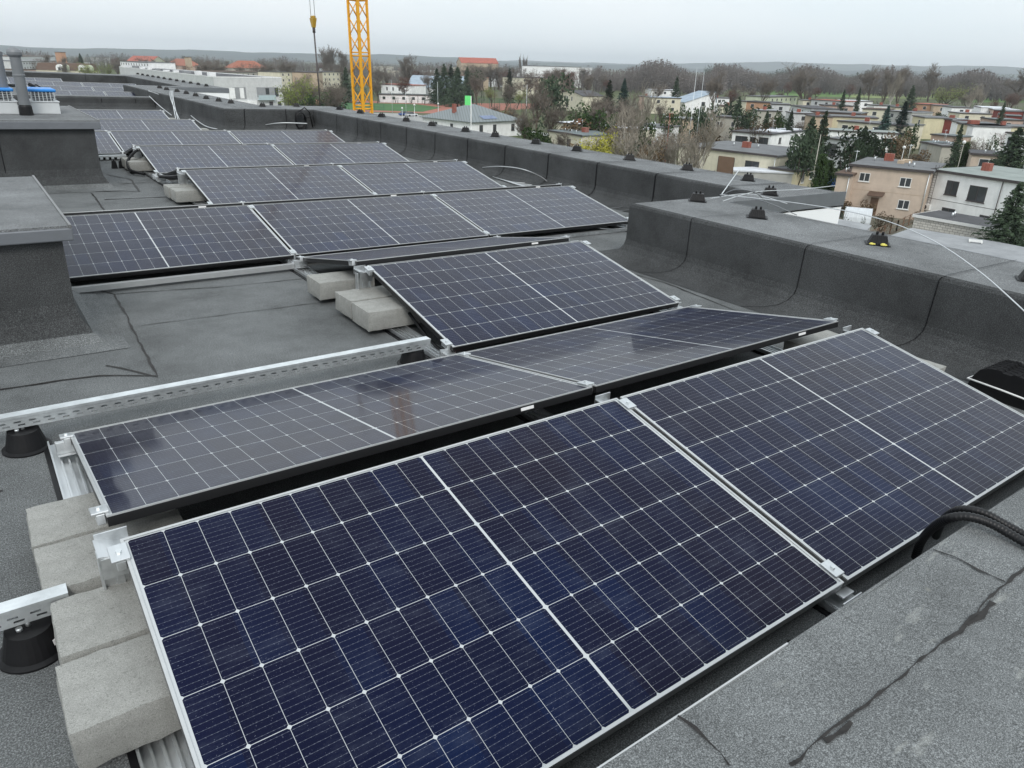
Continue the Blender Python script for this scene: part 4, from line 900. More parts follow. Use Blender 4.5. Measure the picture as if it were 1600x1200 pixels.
# hip roofed house with solar panels
A_, B_, C_ = at(655, 182, -11.3), at(737, 191, -11.3), at(803, 186, -11.3)
dx = (B_-A_); L1 = dx.length; ux = dx.normalized(); uy = Vector((-ux.y, ux.x, 0)); L2 = max(8, (C_-B_).dot(uy))
t = thing('house', 'bungalow with a steel grey hipped roof, red chimney and small solar panels', 'house', (A_.x, A_.y, GZ), math.atan2(ux.y, ux.x))
mb = MB(); mb.box(.6, L1-.6, .6, L2-.6, -.2, 3.6); mb.build('wall', W['white'], t)
mb = MB(); e = 3.7; hr = 3.7+3.4; m1, m2 = L1/2, L2/2; r1 = (m1, min(m2, L2*.45), hr); r2 = (m1, max(m2, L2*.55), hr)
mb.face([(0, 0, e), (L1, 0, e), r1]); mb.face([(L1, 0, e), (L1, L2, e), r2, r1]); mb.face([(L1, L2, e), (0, L2, e), r2]); mb.face([(0, L2, e), (0, 0, e), r1, r2]); mb.face([(0, 0, e-.15), (0, L2, e-.15), (L1, L2, e-.15), (L1, 0, e-.15)])
for p_, q_ in (((0, 0), (L1, 0)), ((L1, 0), (L1, L2)), ((L1, L2), (0, L2)), ((0, L2), (0, 0))): mb.face([(*p_, e-.15), (*q_, e-.15), (*q_, e), (*p_, e)])
def f_seamroof(t_):
    w_ = t_.new('ShaderNodeTexWave'); c = t_.new('ShaderNodeTexCoord'); t_.link(c.outputs['Object'], w_.inputs[0]); w_.inputs['Scale'].default_value = .6; w_.bands_direction = 'DIAGONAL'
    t_.link(t_.ramp(w_.outputs[0], [(.0, (.08, .09, .09)), (.12, (.15, .175, .18)), (1, (.17, .195, .20))]), t_.b.inputs['Base Color'])
rf = mb.build('roof', mat('seamed_steel_roof', rough=.5, fn=f_seamroof), t)
mb = MB(); mb.box(m1-.9, m1-.1, L2*.18, L2*.18+.8, 4.6, 7.2); mb.build('chimney', M_CHB, rf)
mb = MB()
for k in range(4): # panels on the right hand slope
    y0 = L2*.28+k*1.15; s = (hr-e)/m1
    x0, x1 = L1-1.2, L1-3.2; mb.face([(x0, y0, e+s*(L1-x0)+.12), (x0, y0+1.08, e+s*(L1-x0)+.12), (x1, y0+1.08, e+s*(L1-x1)+.12), (x1, y0, e+s*(L1-x1)+.12)])
mb.build('solar_array', mat('far_solar', (.10, .15, .28), .15, .2, .1, 2), rf)
for f in (.2, .45, .8): window(t, L1-.6+.002, f*L2, math.pi/2, 1.1, 1.6, 2.1, False, M_FRD)
for f in (.3, .6): window(t, f*L1, .6-.002, 0, 1.1, 1.4, 2.1, False, M_FRD)
# sports hall
p = at(597, 158); q = at(684, 162)
house('long low white clubhouse by the running track', (592, 147), (684, 149), 10, 3.4, 'white', 'dark', 'clubhouse', 'clubhouse', far=True)
house('two storey white clubhouse with a red roof edge by the track', (595, 131), (643, 133), 12, 6.6, 'white', 'red', 'clubhouse', 'clubhouse', wins=[(.2, 4.6, .9, 1.6), (.4, 4.6, .9, 1.6), (.6, 4.6, .9, 1.6), (.4, 1.6, 1.4, 1.4), (.8, 1.6, 1.4, 1.4)])
a, b = at(612, 156), at(688, 158); d = b-a; t = thing('sports_hall', 'grey sports hall with a curved roof behind the red edged clubhouse', 'sports hall', (a.x+25, a.y+30, GZ), math.atan2(d.y, d.x)); LL = d.length*1.25
mb = MB(); n = 10; DD = 24
for k in range(n):
    f0, f1 = k/n, (k+1)/n; h0, h1 = 4.5+5.5*math.sin(f0*math.pi/2), 4.5+5.5*math.sin(f1*math.pi/2); mb.face([(0, DD*f0, h0), (LL, DD*f0, h0), (LL, DD*f1, h1), (0, DD*f1, h1)], 0, True)
mb.build('roof', RF['blue'], t); mb = MB(); mb.box(0, LL, 0.02, .2, 0, 4.48); mb.face([(0, 0, 0), (0, DD, 0)]+[(0, DD*k/n, 4.5+5.5*math.sin(k/n*math.pi/2)-.03) for k in range(n, -1, -1)]); mb.face([(LL, 0, 0), (LL, DD, 0)]+[(LL, DD*k/n, 4.5+5.5*math.sin(k/n*math.pi/2)-.03) for k in range(n, -1, -1)]); mb.build('wall', W['ltgrey'], t)
mb = MB(); mb.box(LL*.55, LL*.72, -.1, 0, 1, 4.4); mb.build('blue_panel', W['blue'], t)
house('white low warehouse among trees behind the sports hall', (637, 109), (672, 110), 20, 9, 'white', 'white', 'warehouse', 'warehouse', wins=[], far=True)
house('large white warehouse hall in the middle distance', (815, 134), (906, 137), 60, 16, 'white', 'white', 'warehouse', 'warehouse', wins=[], far=True, zb=1)
house('cream block with small windows in front of the large white hall', (815, 121), (886, 122), 18, 10, 'cream', 'dark', 'office_block', 'building', far=True)
house('pale warehouse left of the large hall', (768, 112), (812, 113), 30, 11, 'ltgrey', 'white', 'warehouse', 'warehouse', wins=[], far=True)
house('small tan brick house behind the pitch between bare trees', (724, 120), (746, 121), 10, 8, 'tan', 'tile', far=True)
house('tan windowless block end behind the bare trees left of the crane', (456, 112), (495, 113), 14, 10, 'tan', 'dark', 'apartment_block', 'building', wins=[], far=True)
house('cream apartment block with rows of windows left of the crane', (497, 112), (537, 112), 14, 10, 'cream', 'dark', 'apartment_block', 'building', far=True)
house('cream apartment block behind the modern grey one', (437, 112), (455, 112), 14, 10, 'cream', 'dark', 'apartment_block', 'building', far=True)
house('row of old brown workshops behind the modern grey block', (295, 112), (436, 112), 20, 9.5, 'stone', 'brown', 'workshop', 'building', far=True)
house('long pale panel block far off at left', (187, 95), (232, 97), 14, 13, 'white', 'grey', 'apartment_block', 'building', far=True)
house('wide grey factory hall far off behind the left houses', (30, 88), (86, 88), 40, 13, 'ltgrey', 'brown', 'factory', 'factory', wins=[], far=True)
house('second grey factory hall with pale front, lower one', (30, 95), (87, 95), 40, 11, 'ltgrey', 'ltgrey', 'factory', 'factory', far=True)
gable('far long building with a bright red roof on the skyline', (721, 124), (778, 125), 16, 17, 22.5, 'tan', 'red', 1, 'school', 'building', along=True)
gable('big red tiled villa with a green gable at far left', (233, 99), (262, 99), 22, 9.5, 15.5, 'green', 'red', 0, 'villa', 'house', wins=[(.3, 8, 1.4, 1.6), (.6, 8, 1.4, 1.6)])
gable('brown red tiled long villa joined to the green gabled one', (258, 101), (290, 103), 14, 8.5, 14, 'pink', 'tile', 0, 'villa', 'house', along=True, hip=.2)
gable('red tiled villa behind the modern grey block', (362, 106), (420, 107), 16, 8.5, 14, 'stone', 'tile', 0, 'villa', 'house', along=True, hip=.28)
# dark mansard block with round green dormers
a, b = at(55, 106, -7.5), at(142, 108, -7.5); d = b-a; LL = d.length; t = thing('mansard_block', 'dark mansard roofed block with round pale green dormers at far left', 'building', (a.x, a.y, GZ), math.atan2(d.y, d.x))
mb = MB(); mb.box(0, LL, 0, 14, 0, 6.4); mb.build('wall', W['cream'], t)
mb = MB(); mb.hexa([(0, -.3, 6.4), (LL, -.3, 6.4), (LL, 14, 6.4), (0, 14, 6.4), (1.2, 2, 10.6), (LL-1.2, 2, 10.6), (LL-1.2, 12, 10.6), (1.2, 12, 10.6)]); rf = mb.build('roof', RF['brown'], t)
for fx in (.44, .55, .84, .96):
    mb = MB(); x = fx*LL; P = [(x-2.0, 6.4)]+[(x-2.0*math.cos(k/10*math.pi), 8.0+1.9*math.sin(k/10*math.pi)) for k in range(11)]+[(x+2.0, 6.4)]
    for (p_, q_) in zip(P[:-1], P[1:]): mb.face([(p_[0], -.9, p_[1]), (q_[0], -.9, q_[1]), (q_[0], 3, q_[1]), (p_[0], 3, p_[1])])
    mb.face([(p_[0], -.9, p_[1]) for p_ in P]); dm = mb.build('dormer', W['green' if fx in (.55, .96) else 'white'], t); mb = MB(); mb.box(x-.7, x+.7, -.95, -.9, 6.5, 8.2); mb.build('window', M_GLASS, dm)
house('peach low block with rounded roof left of the mansard block', (33, 108), (56, 108), 10, 8.2, 'pink', 'brown', 'building', 'building', wins=[], far=True)
house('orange tower like block end far off at left', (103, 121), (110, 121), 8, 17, 'orange', 'grey', 'tower_block', 'building', wins=[], zb=1, far=True)
house('pale ochre tower far off between the red villas', (300, 126), (304, 126), 6, 16, 'tan', 'grey', 'tower_block', 'building', wins=[], zb=1, far=True)
# modern grey block beyond our roof
a, b, c = at(186, 104, -5), at(333, 120, -5), at(440, 121, -5); d = (c-b); LL = d.length
t = thing('modern_block', 'modern light grey apartment block with glass balconies beyond the far parapet', 'building', (b.x, b.y, GZ), math.atan2(d.y, d.x)); la = a-b; ln = Vector((math.cos(math.atan2(d.y, d.x)), math.sin(math.atan2(d.y, d.x)), 0)); lp = Vector((-ln.y, ln.x, 0)); ax, ay = la.dot(ln), la.dot(lp)
mb = MB(); P = [(0, 0), (LL, 0), (LL, 16), (ax+14, ay+6), (ax, ay)]
for (p_, q_) in zip(P, P[1:]+P[:1]): mb.face([(*p_, 0), (*q_, 0), (*q_, 9.8), (*p_, 9.8)])
mb.build('wall', W['ltgrey'], t); mb = MB(); mb.face([(*p_, 9.8) for p_ in P]); rf = mb.build('roof', RF['dark'], t)
mb = MB()
for (p_, q_) in zip(P, P[1:]+P[:1]):
    v = Vector(q_)-Vector(p_); nn = Vector((v.y, -v.x)).normalized()*.06
    mb.hexa([(p_[0]+nn.x, p_[1]+nn.y, 9.81), (q_[0]+nn.x, q_[1]+nn.y, 9.81), (q_[0]-nn.x, q_[1]-nn.y, 9.81), (p_[0]-nn.x, p_[1]-nn.y, 9.81), (p_[0]+nn.x, p_[1]+nn.y, 10.1), (q_[0]+nn.x, q_[1]+nn.y, 10.1), (q_[0]-nn.x, q_[1]-nn.y, 10.1), (p_[0]-nn.x, p_[1]-nn.y, 10.1)])
mb.build('roof_edge', W['white'], rf)
mb = MB(); mb.box(LL*.25, LL*.44, -.05, 0, 2.6, 6.6); mb.build('grey_panel', W['mgrey'], t); mb = MB(); mb.box(LL*.60, LL*.92, -.05, 0, 3.2, 6.6); mb.build('grey_panel', W['mgrey'], t)
mb = MB(); mb.box(LL*.20, LL*.28, -.08, 0, 2.8, 6.4); mb.box(LL*.35, LL*.41, -.08, 0, 2.8, 6.4); mb.box(LL*.0, LL*.58, -.4, 0, -.1, 2.0); mb.build('white_panel', W['white'], t)
for fx, z in ((.76, 5.2), (.9, 5.6), (.9, 4.2), (.8, .9), (.93, .9)): window(t, fx*LL, -.06, 0, 1.4, 1.5 if z != 5.2 else 2.2, z, True, M_FRD)
mb = MB(); mb.box(LL*.6, LL*.86, -1.2, -1.15, 2.4, 3.9); mb.box(LL*.6, LL*.86, -1.2, 0, 2.2, 2.4); mb.build('balcony', mat('balcony_glass', (.42, .52, .54), .2, 0, .05, 1), t)
for k in range(9):
    f = (k+.5)/9; mb = MB(); x, y = ax*(1-f)*.95+4, ay*(1-f)*.9+5; s = random.uniform(.8, 1.6); mb.box(x-s, x+s, y-s, y+s, 9.8, 10.4+random.random()*.9); mb.build('roof_unit', W['white' if k % 3 else 'mgrey'], rf)
# more roofs between, as a believable town: rows of low houses on the right, further terraces
wl = ['cream', 'white', 'grey', 'pink', 'ltgrey', 'tan', 'yellow', 'stone']; rl = ['grey', 'dark', 'ltgrey', 'slate', 'brown', 'red']
rnd = random.Random(11); PLN = ['far left', 'far middle', 'far right']
for i in range(46):
    u = rnd.uniform(20, 1560); D = rnd.uniform(420, 1500); H_ = rnd.choice([6, 7, 9, 11]); v = horizon(u)+(CAM.z-(GZ+H_))*F/D*1.08
    if u > 900 or D < 600: continue
    wpx = rnd.uniform(14, 34)*500/D*1.1+4
    house('small distant %s house with %s roof in the %s town' % (wl[i % 8].replace('lt', 'light '), rl[i % 6].replace('lt', 'light '), PLN[min(2, int(u/533))]), (u, v), (u+wpx, v+wpx*.02), 12, H_, wl[i % 8], rl[i % 6], wins=[], far=True, group='distant town houses', lip=False)
# ================================================================== TREES
M_BARK = mat('bark_brown', (.085, .068, .052), .95, 0, .3, 3, spec=.1); M_BIRCH = mat('bark_pale', (.46, .43, .39), .9, 0, .4, 2, spec=.1); M_TWIG = mat('twigs_brown', (.17, .145, .122), .95, 0, .35, .8, spec=.1)
M_TWIGP = mat('twigs_pale', (.27, .24, .20), .95, 0, .3, .8, spec=.1); M_NEED = mat('needles_dark', (.048, .070, .042), .9, 0, .5, 1.3, spec=.1); M_NEEDB = mat('needles_blue', (.04, .072, .062), .9, 0, .4, 1.3, spec=.1)
M_BUD = mat('willow_yellow', (.30, .29, .045), .9, 0, .35, 1, spec=.1); M_BUDG = mat('spring_green', (.17, .21, .05), .9, 0, .35, 1, spec=.1); M_IVY = mat('thuja_green', (.035, .06, .02), .9, 0, .45, 1.4, spec=.1); M_TWIGR = mat('twigs_reddish', (.13, .07, .055), .95, 0, .3, .8, spec=.1)
def grow(h, seed, spread=.55, levels=5, thick=.02, up=.25, droop=0., n0=5, trunkf=.30, twig=.022):
    rnd = random.Random(seed); tr = MB(); tw = MB(); tips = []
    def br(p, d, L_, r, lv):
        pts = [p]; rs = [r]; q = p.copy(); dd = d.copy(); ns = 3
        for k in range(ns):
            dd = (dd+Vector((rnd.uniform(-.22, .22), rnd.uniform(-.22, .22), rnd.uniform(-.1, .12)+(up*.25 if lv < 4 else -droop*.5)))).normalized()
            q = q+dd*L_/ns; pts.append(q.copy()); rs.append(max(twig*.6, r*(1-.5*(k+1)/ns)))
        (tr if lv <= 1 else tw).tube(pts, rs, 6 if lv <= 1 else 3, cap=False)
        if lv >= levels: tips.append(q.copy()); return
        nb = n0 if lv == 0 else rnd.choice((3, 4, 4))
        for k in range(nb):
            f = rnd.uniform(.35, 1.0) if lv else rnd.uniform(.5, 1.0); i = min(ns-1, int(f*ns)); s = pts[i].lerp(pts[i+1], f*ns-i)
            a = rnd.uniform(0, 6.28); side = Vector((math.cos(a), math.sin(a), rnd.uniform(-.1, .5)-droop*(lv > 2)))
            nd = (dd*(1-spread)+side.normalized()*spread+Vector((0, 0, up*.5))).normalized()
            br(s, nd, L_*rnd.uniform(.52, .82), rs[i]*.6, lv+1)
        if lv < 2: br(q, dd, L_*.75, rs[-1], lv+1)
    br(Vector((0, 0, -.2)), Vector((0, 0, 1)), h*trunkf, h*thick, 0)
    return tr, tw, tips
def mk(name, trunk, crown, mt, mc):
    r = bpy.data.objects.new(name, None); COL.objects.link(r); trunk.build('trunk', mt, r); crown.build('crown', mc, r); return r
def bare(seed, mt=None, mc=None, **k):
    tr, tw, tips = grow(10, seed, **k); return mk('bare_tree', tr, tw, mt or M_BARK, mc or M_TWIG)
def leafy(seed, mc, nleaf=6, size=.16, name='budding_tree', drp=.35, **k):
    tr, tw, tips = grow(10, seed, **k); rnd = random.Random(seed); lf = MB()
    for v in tips:
        for _ in range(nleaf):
            c = v+Vector((rnd.gauss(0, .3), rnd.gauss(0, .3), rnd.gauss(-drp*.5, .35))); a = Vector((rnd.uniform(-1, 1), rnd.uniform(-1, 1), rnd.uniform(-1, 1))).normalized(); b = a.orthogonal().normalized(); s = size*rnd.uniform(.5, 1.3)
            lf.face([c-a*s, c+b*s*.5, c+a*s, c-b*s*.5])
    r = mk(name, tr, tw, M_BARK, M_TWIG); lf.build('buds', mc, r); return r
def conifer(seed, mc, wd=.26, name='conifer', dens=1., col=False):
    rnd = random.Random(seed); tr = MB(); tr.tube([(0, 0, -.2), (0, 0, 5), (0, 0, 9.7)], [.16, .1, .03], 6); cr = MB(); n = int(230*dens)
    for i in range(n):
        f = (i/n)**.8; z = .5+9.4*f; R_ = 10*wd*((1-f)**(.85 if not col else .45))*rnd.choice((.7, .85, 1, 1.05, 1.2))+.10; a = rnd.uniform(0, 6.28); dz = -R_*.22 if not col else R_*1.2
        ca, sa = math.cos(a), math.sin(a); P = lambda g: Vector((ca*R_*g, sa*R_*g, z+dz*g*g+(.25*R_*g if g > .7 and not col else 0)))
        for k in range(20):
            g = rnd.uniform(.08, 1.05); c0 = P(g); w_ = R_*.34*(1.15-g)+.10
            t_ = (Vector((-sa, ca, 0))*rnd.uniform(-1, 1)+Vector((ca, sa, 0))*rnd.uniform(.1, .8)+Vector((0, 0, rnd.uniform(-.55, .15)))).normalized(); s_ = t_.orthogonal().normalized()*rnd.uniform(.05, .11)
            e_ = c0+t_*w_*rnd.uniform(.6, 1.3); cr.face([c0-s_, c0+s_, e_+s_*.4, e_-s_*.4])
    return mk(name, tr, cr, M_BARK, mc)
def bush(seed, mc, name='shrub', n=900, mt=None):
    rnd = random.Random(seed); tr = MB(); cr = MB()
    for k in range(7):
        a = rnd.uniform(0, 6.28); tr.tube([(0, 0, -.1), (math.cos(a)*1.2, math.sin(a)*1.2, 3), (math.cos(a)*2.4, math.sin(a)*2.4, 6.5)], [.15, .1, .04], 4)
    bl = [(Vector((rnd.uniform(-2.6, 2.6), rnd.uniform(-2.6, 2.6), rnd.uniform(2.2, 7.2))), rnd.uniform(1.3, 2.4)) for _ in range(11)]
    for _ in range(n):
        c, R_ = rnd.choice(bl); d = Vector((rnd.gauss(0, 1), rnd.gauss(0, 1), rnd.gauss(0, 1))).normalized(); p = c+d*R_*rnd.uniform(.6, 1.08); a = Vector((rnd.uniform(-1, 1), rnd.uniform(-1, 1), rnd.uniform(-1, 1))).normalized(); b = a.orthogonal().normalized(); s = rnd.uniform(.15, .42)
        cr.face([p-a*s, p+b*s*.7, p+a*s, p-b*s*.7])
    return mk(name, tr, cr, M_BARK, mc)
TP = {'b1': bare(1), 'b2': bare(2, spread=.5, n0=6), 'b3': bare(3, spread=.62, up=.15, trunkf=.26), 'b4': bare(4, spread=.42, up=.5, n0=6), 'br': bare(5, M_BARK, M_TWIGR, spread=.5),
 'p1': bare(6, M_BIRCH, M_TWIGP, spread=.5, up=.45, n0=9, thick=.017, twig=.022, levels=4), 'p2': bare(9, M_BIRCH, M_TWIGP, spread=.6, up=.3, n0=8, trunkf=.22, thick=.02, twig=.022, levels=4), 'pop': bare(12, spread=.24, up=.9, n0=8, trunkf=.25),
 'wy': leafy(21, M_BUD, 9, .15, 'willow', .9, droop=.5, trunkf=.22, levels=4, n0=7), 'wg': leafy(22, M_BUDG, 4, .12, levels=4, n0=6), 'c1': conifer(31, M_NEED, .30), 'c2': conifer(32, M_NEED, .25), 'cb': conifer(33, M_NEEDB, .32, dens=1.2), 'cp': conifer(34, M_NEED, .42, dens=1.3),
 'th': conifer(35, M_IVY, .13, 'thuja', col=True), 's1': bush(41, M_IVY), 's2': bush(42, mat('shrub_brown', (.12, .085, .05), .95, 0, .4, 1, spec=.1)), 'pine': bush(43, M_NEED, 'pine_tree', 1100)}
HG = {k: 10. for k in TP}
for k, r in TP.items():
    HG[k] = max(v.co.z for ch in r.children for v in ch.data.vertices)
def ray(u, v): return BW @ Vector(((u-800)/F, -(v-600)/F, -1))
def out_at(u, v, D):
    d = ray(u, v); k = D/math.hypot(d.x, d.y); return Vector((CAM.x+d.x*k, CAM.y+d.y*k, GZ))
def ztop_at(u, v, D):
    d = ray(u, v); return CAM.z+d.z*D/math.hypot(d.x, d.y)
def widen(u): return 1.09*math.hypot(1, (u-800)/F)
usedT = set(); rT = random.Random(5); TI = []
GROUPS = dict(b='bare deciduous trees', p='pale bare trees', c='dark conifers', w='budding trees', t='thujas', s='shrubs')
def tree(kind, u, vbase, vtop, label, wf=1., group=None, dist=None):
    """stand a tree on the ground; vbase gives its distance, vtop its height"""
    p = at(u, vbase); D = math.hypot(p.x-CAM.x, p.y-CAM.y)
    if dist: p = out_at(u, (vtop+horizon(u)+60)/2, dist); D = dist
    h = max(1.2, ztop_at(u, vtop, D)-GZ); s = h/HG[kind]
    m = Matrix.Translation(p) @ Matrix.Rotation(rT.uniform(0, 6.28), 4, 'Z') @ Matrix.Diagonal((s*wf, s*wf, s, 1)); pr = TP[kind]
    if kind in usedT: o = copy_tree(pr, mw=m)
    else: usedT.add(kind); o = pr; o.matrix_world = m
    tag(o, label, 'shrub' if kind[0] == 's' else 'tree', group or GROUPS.get(kind[0], 'dark conifers'))
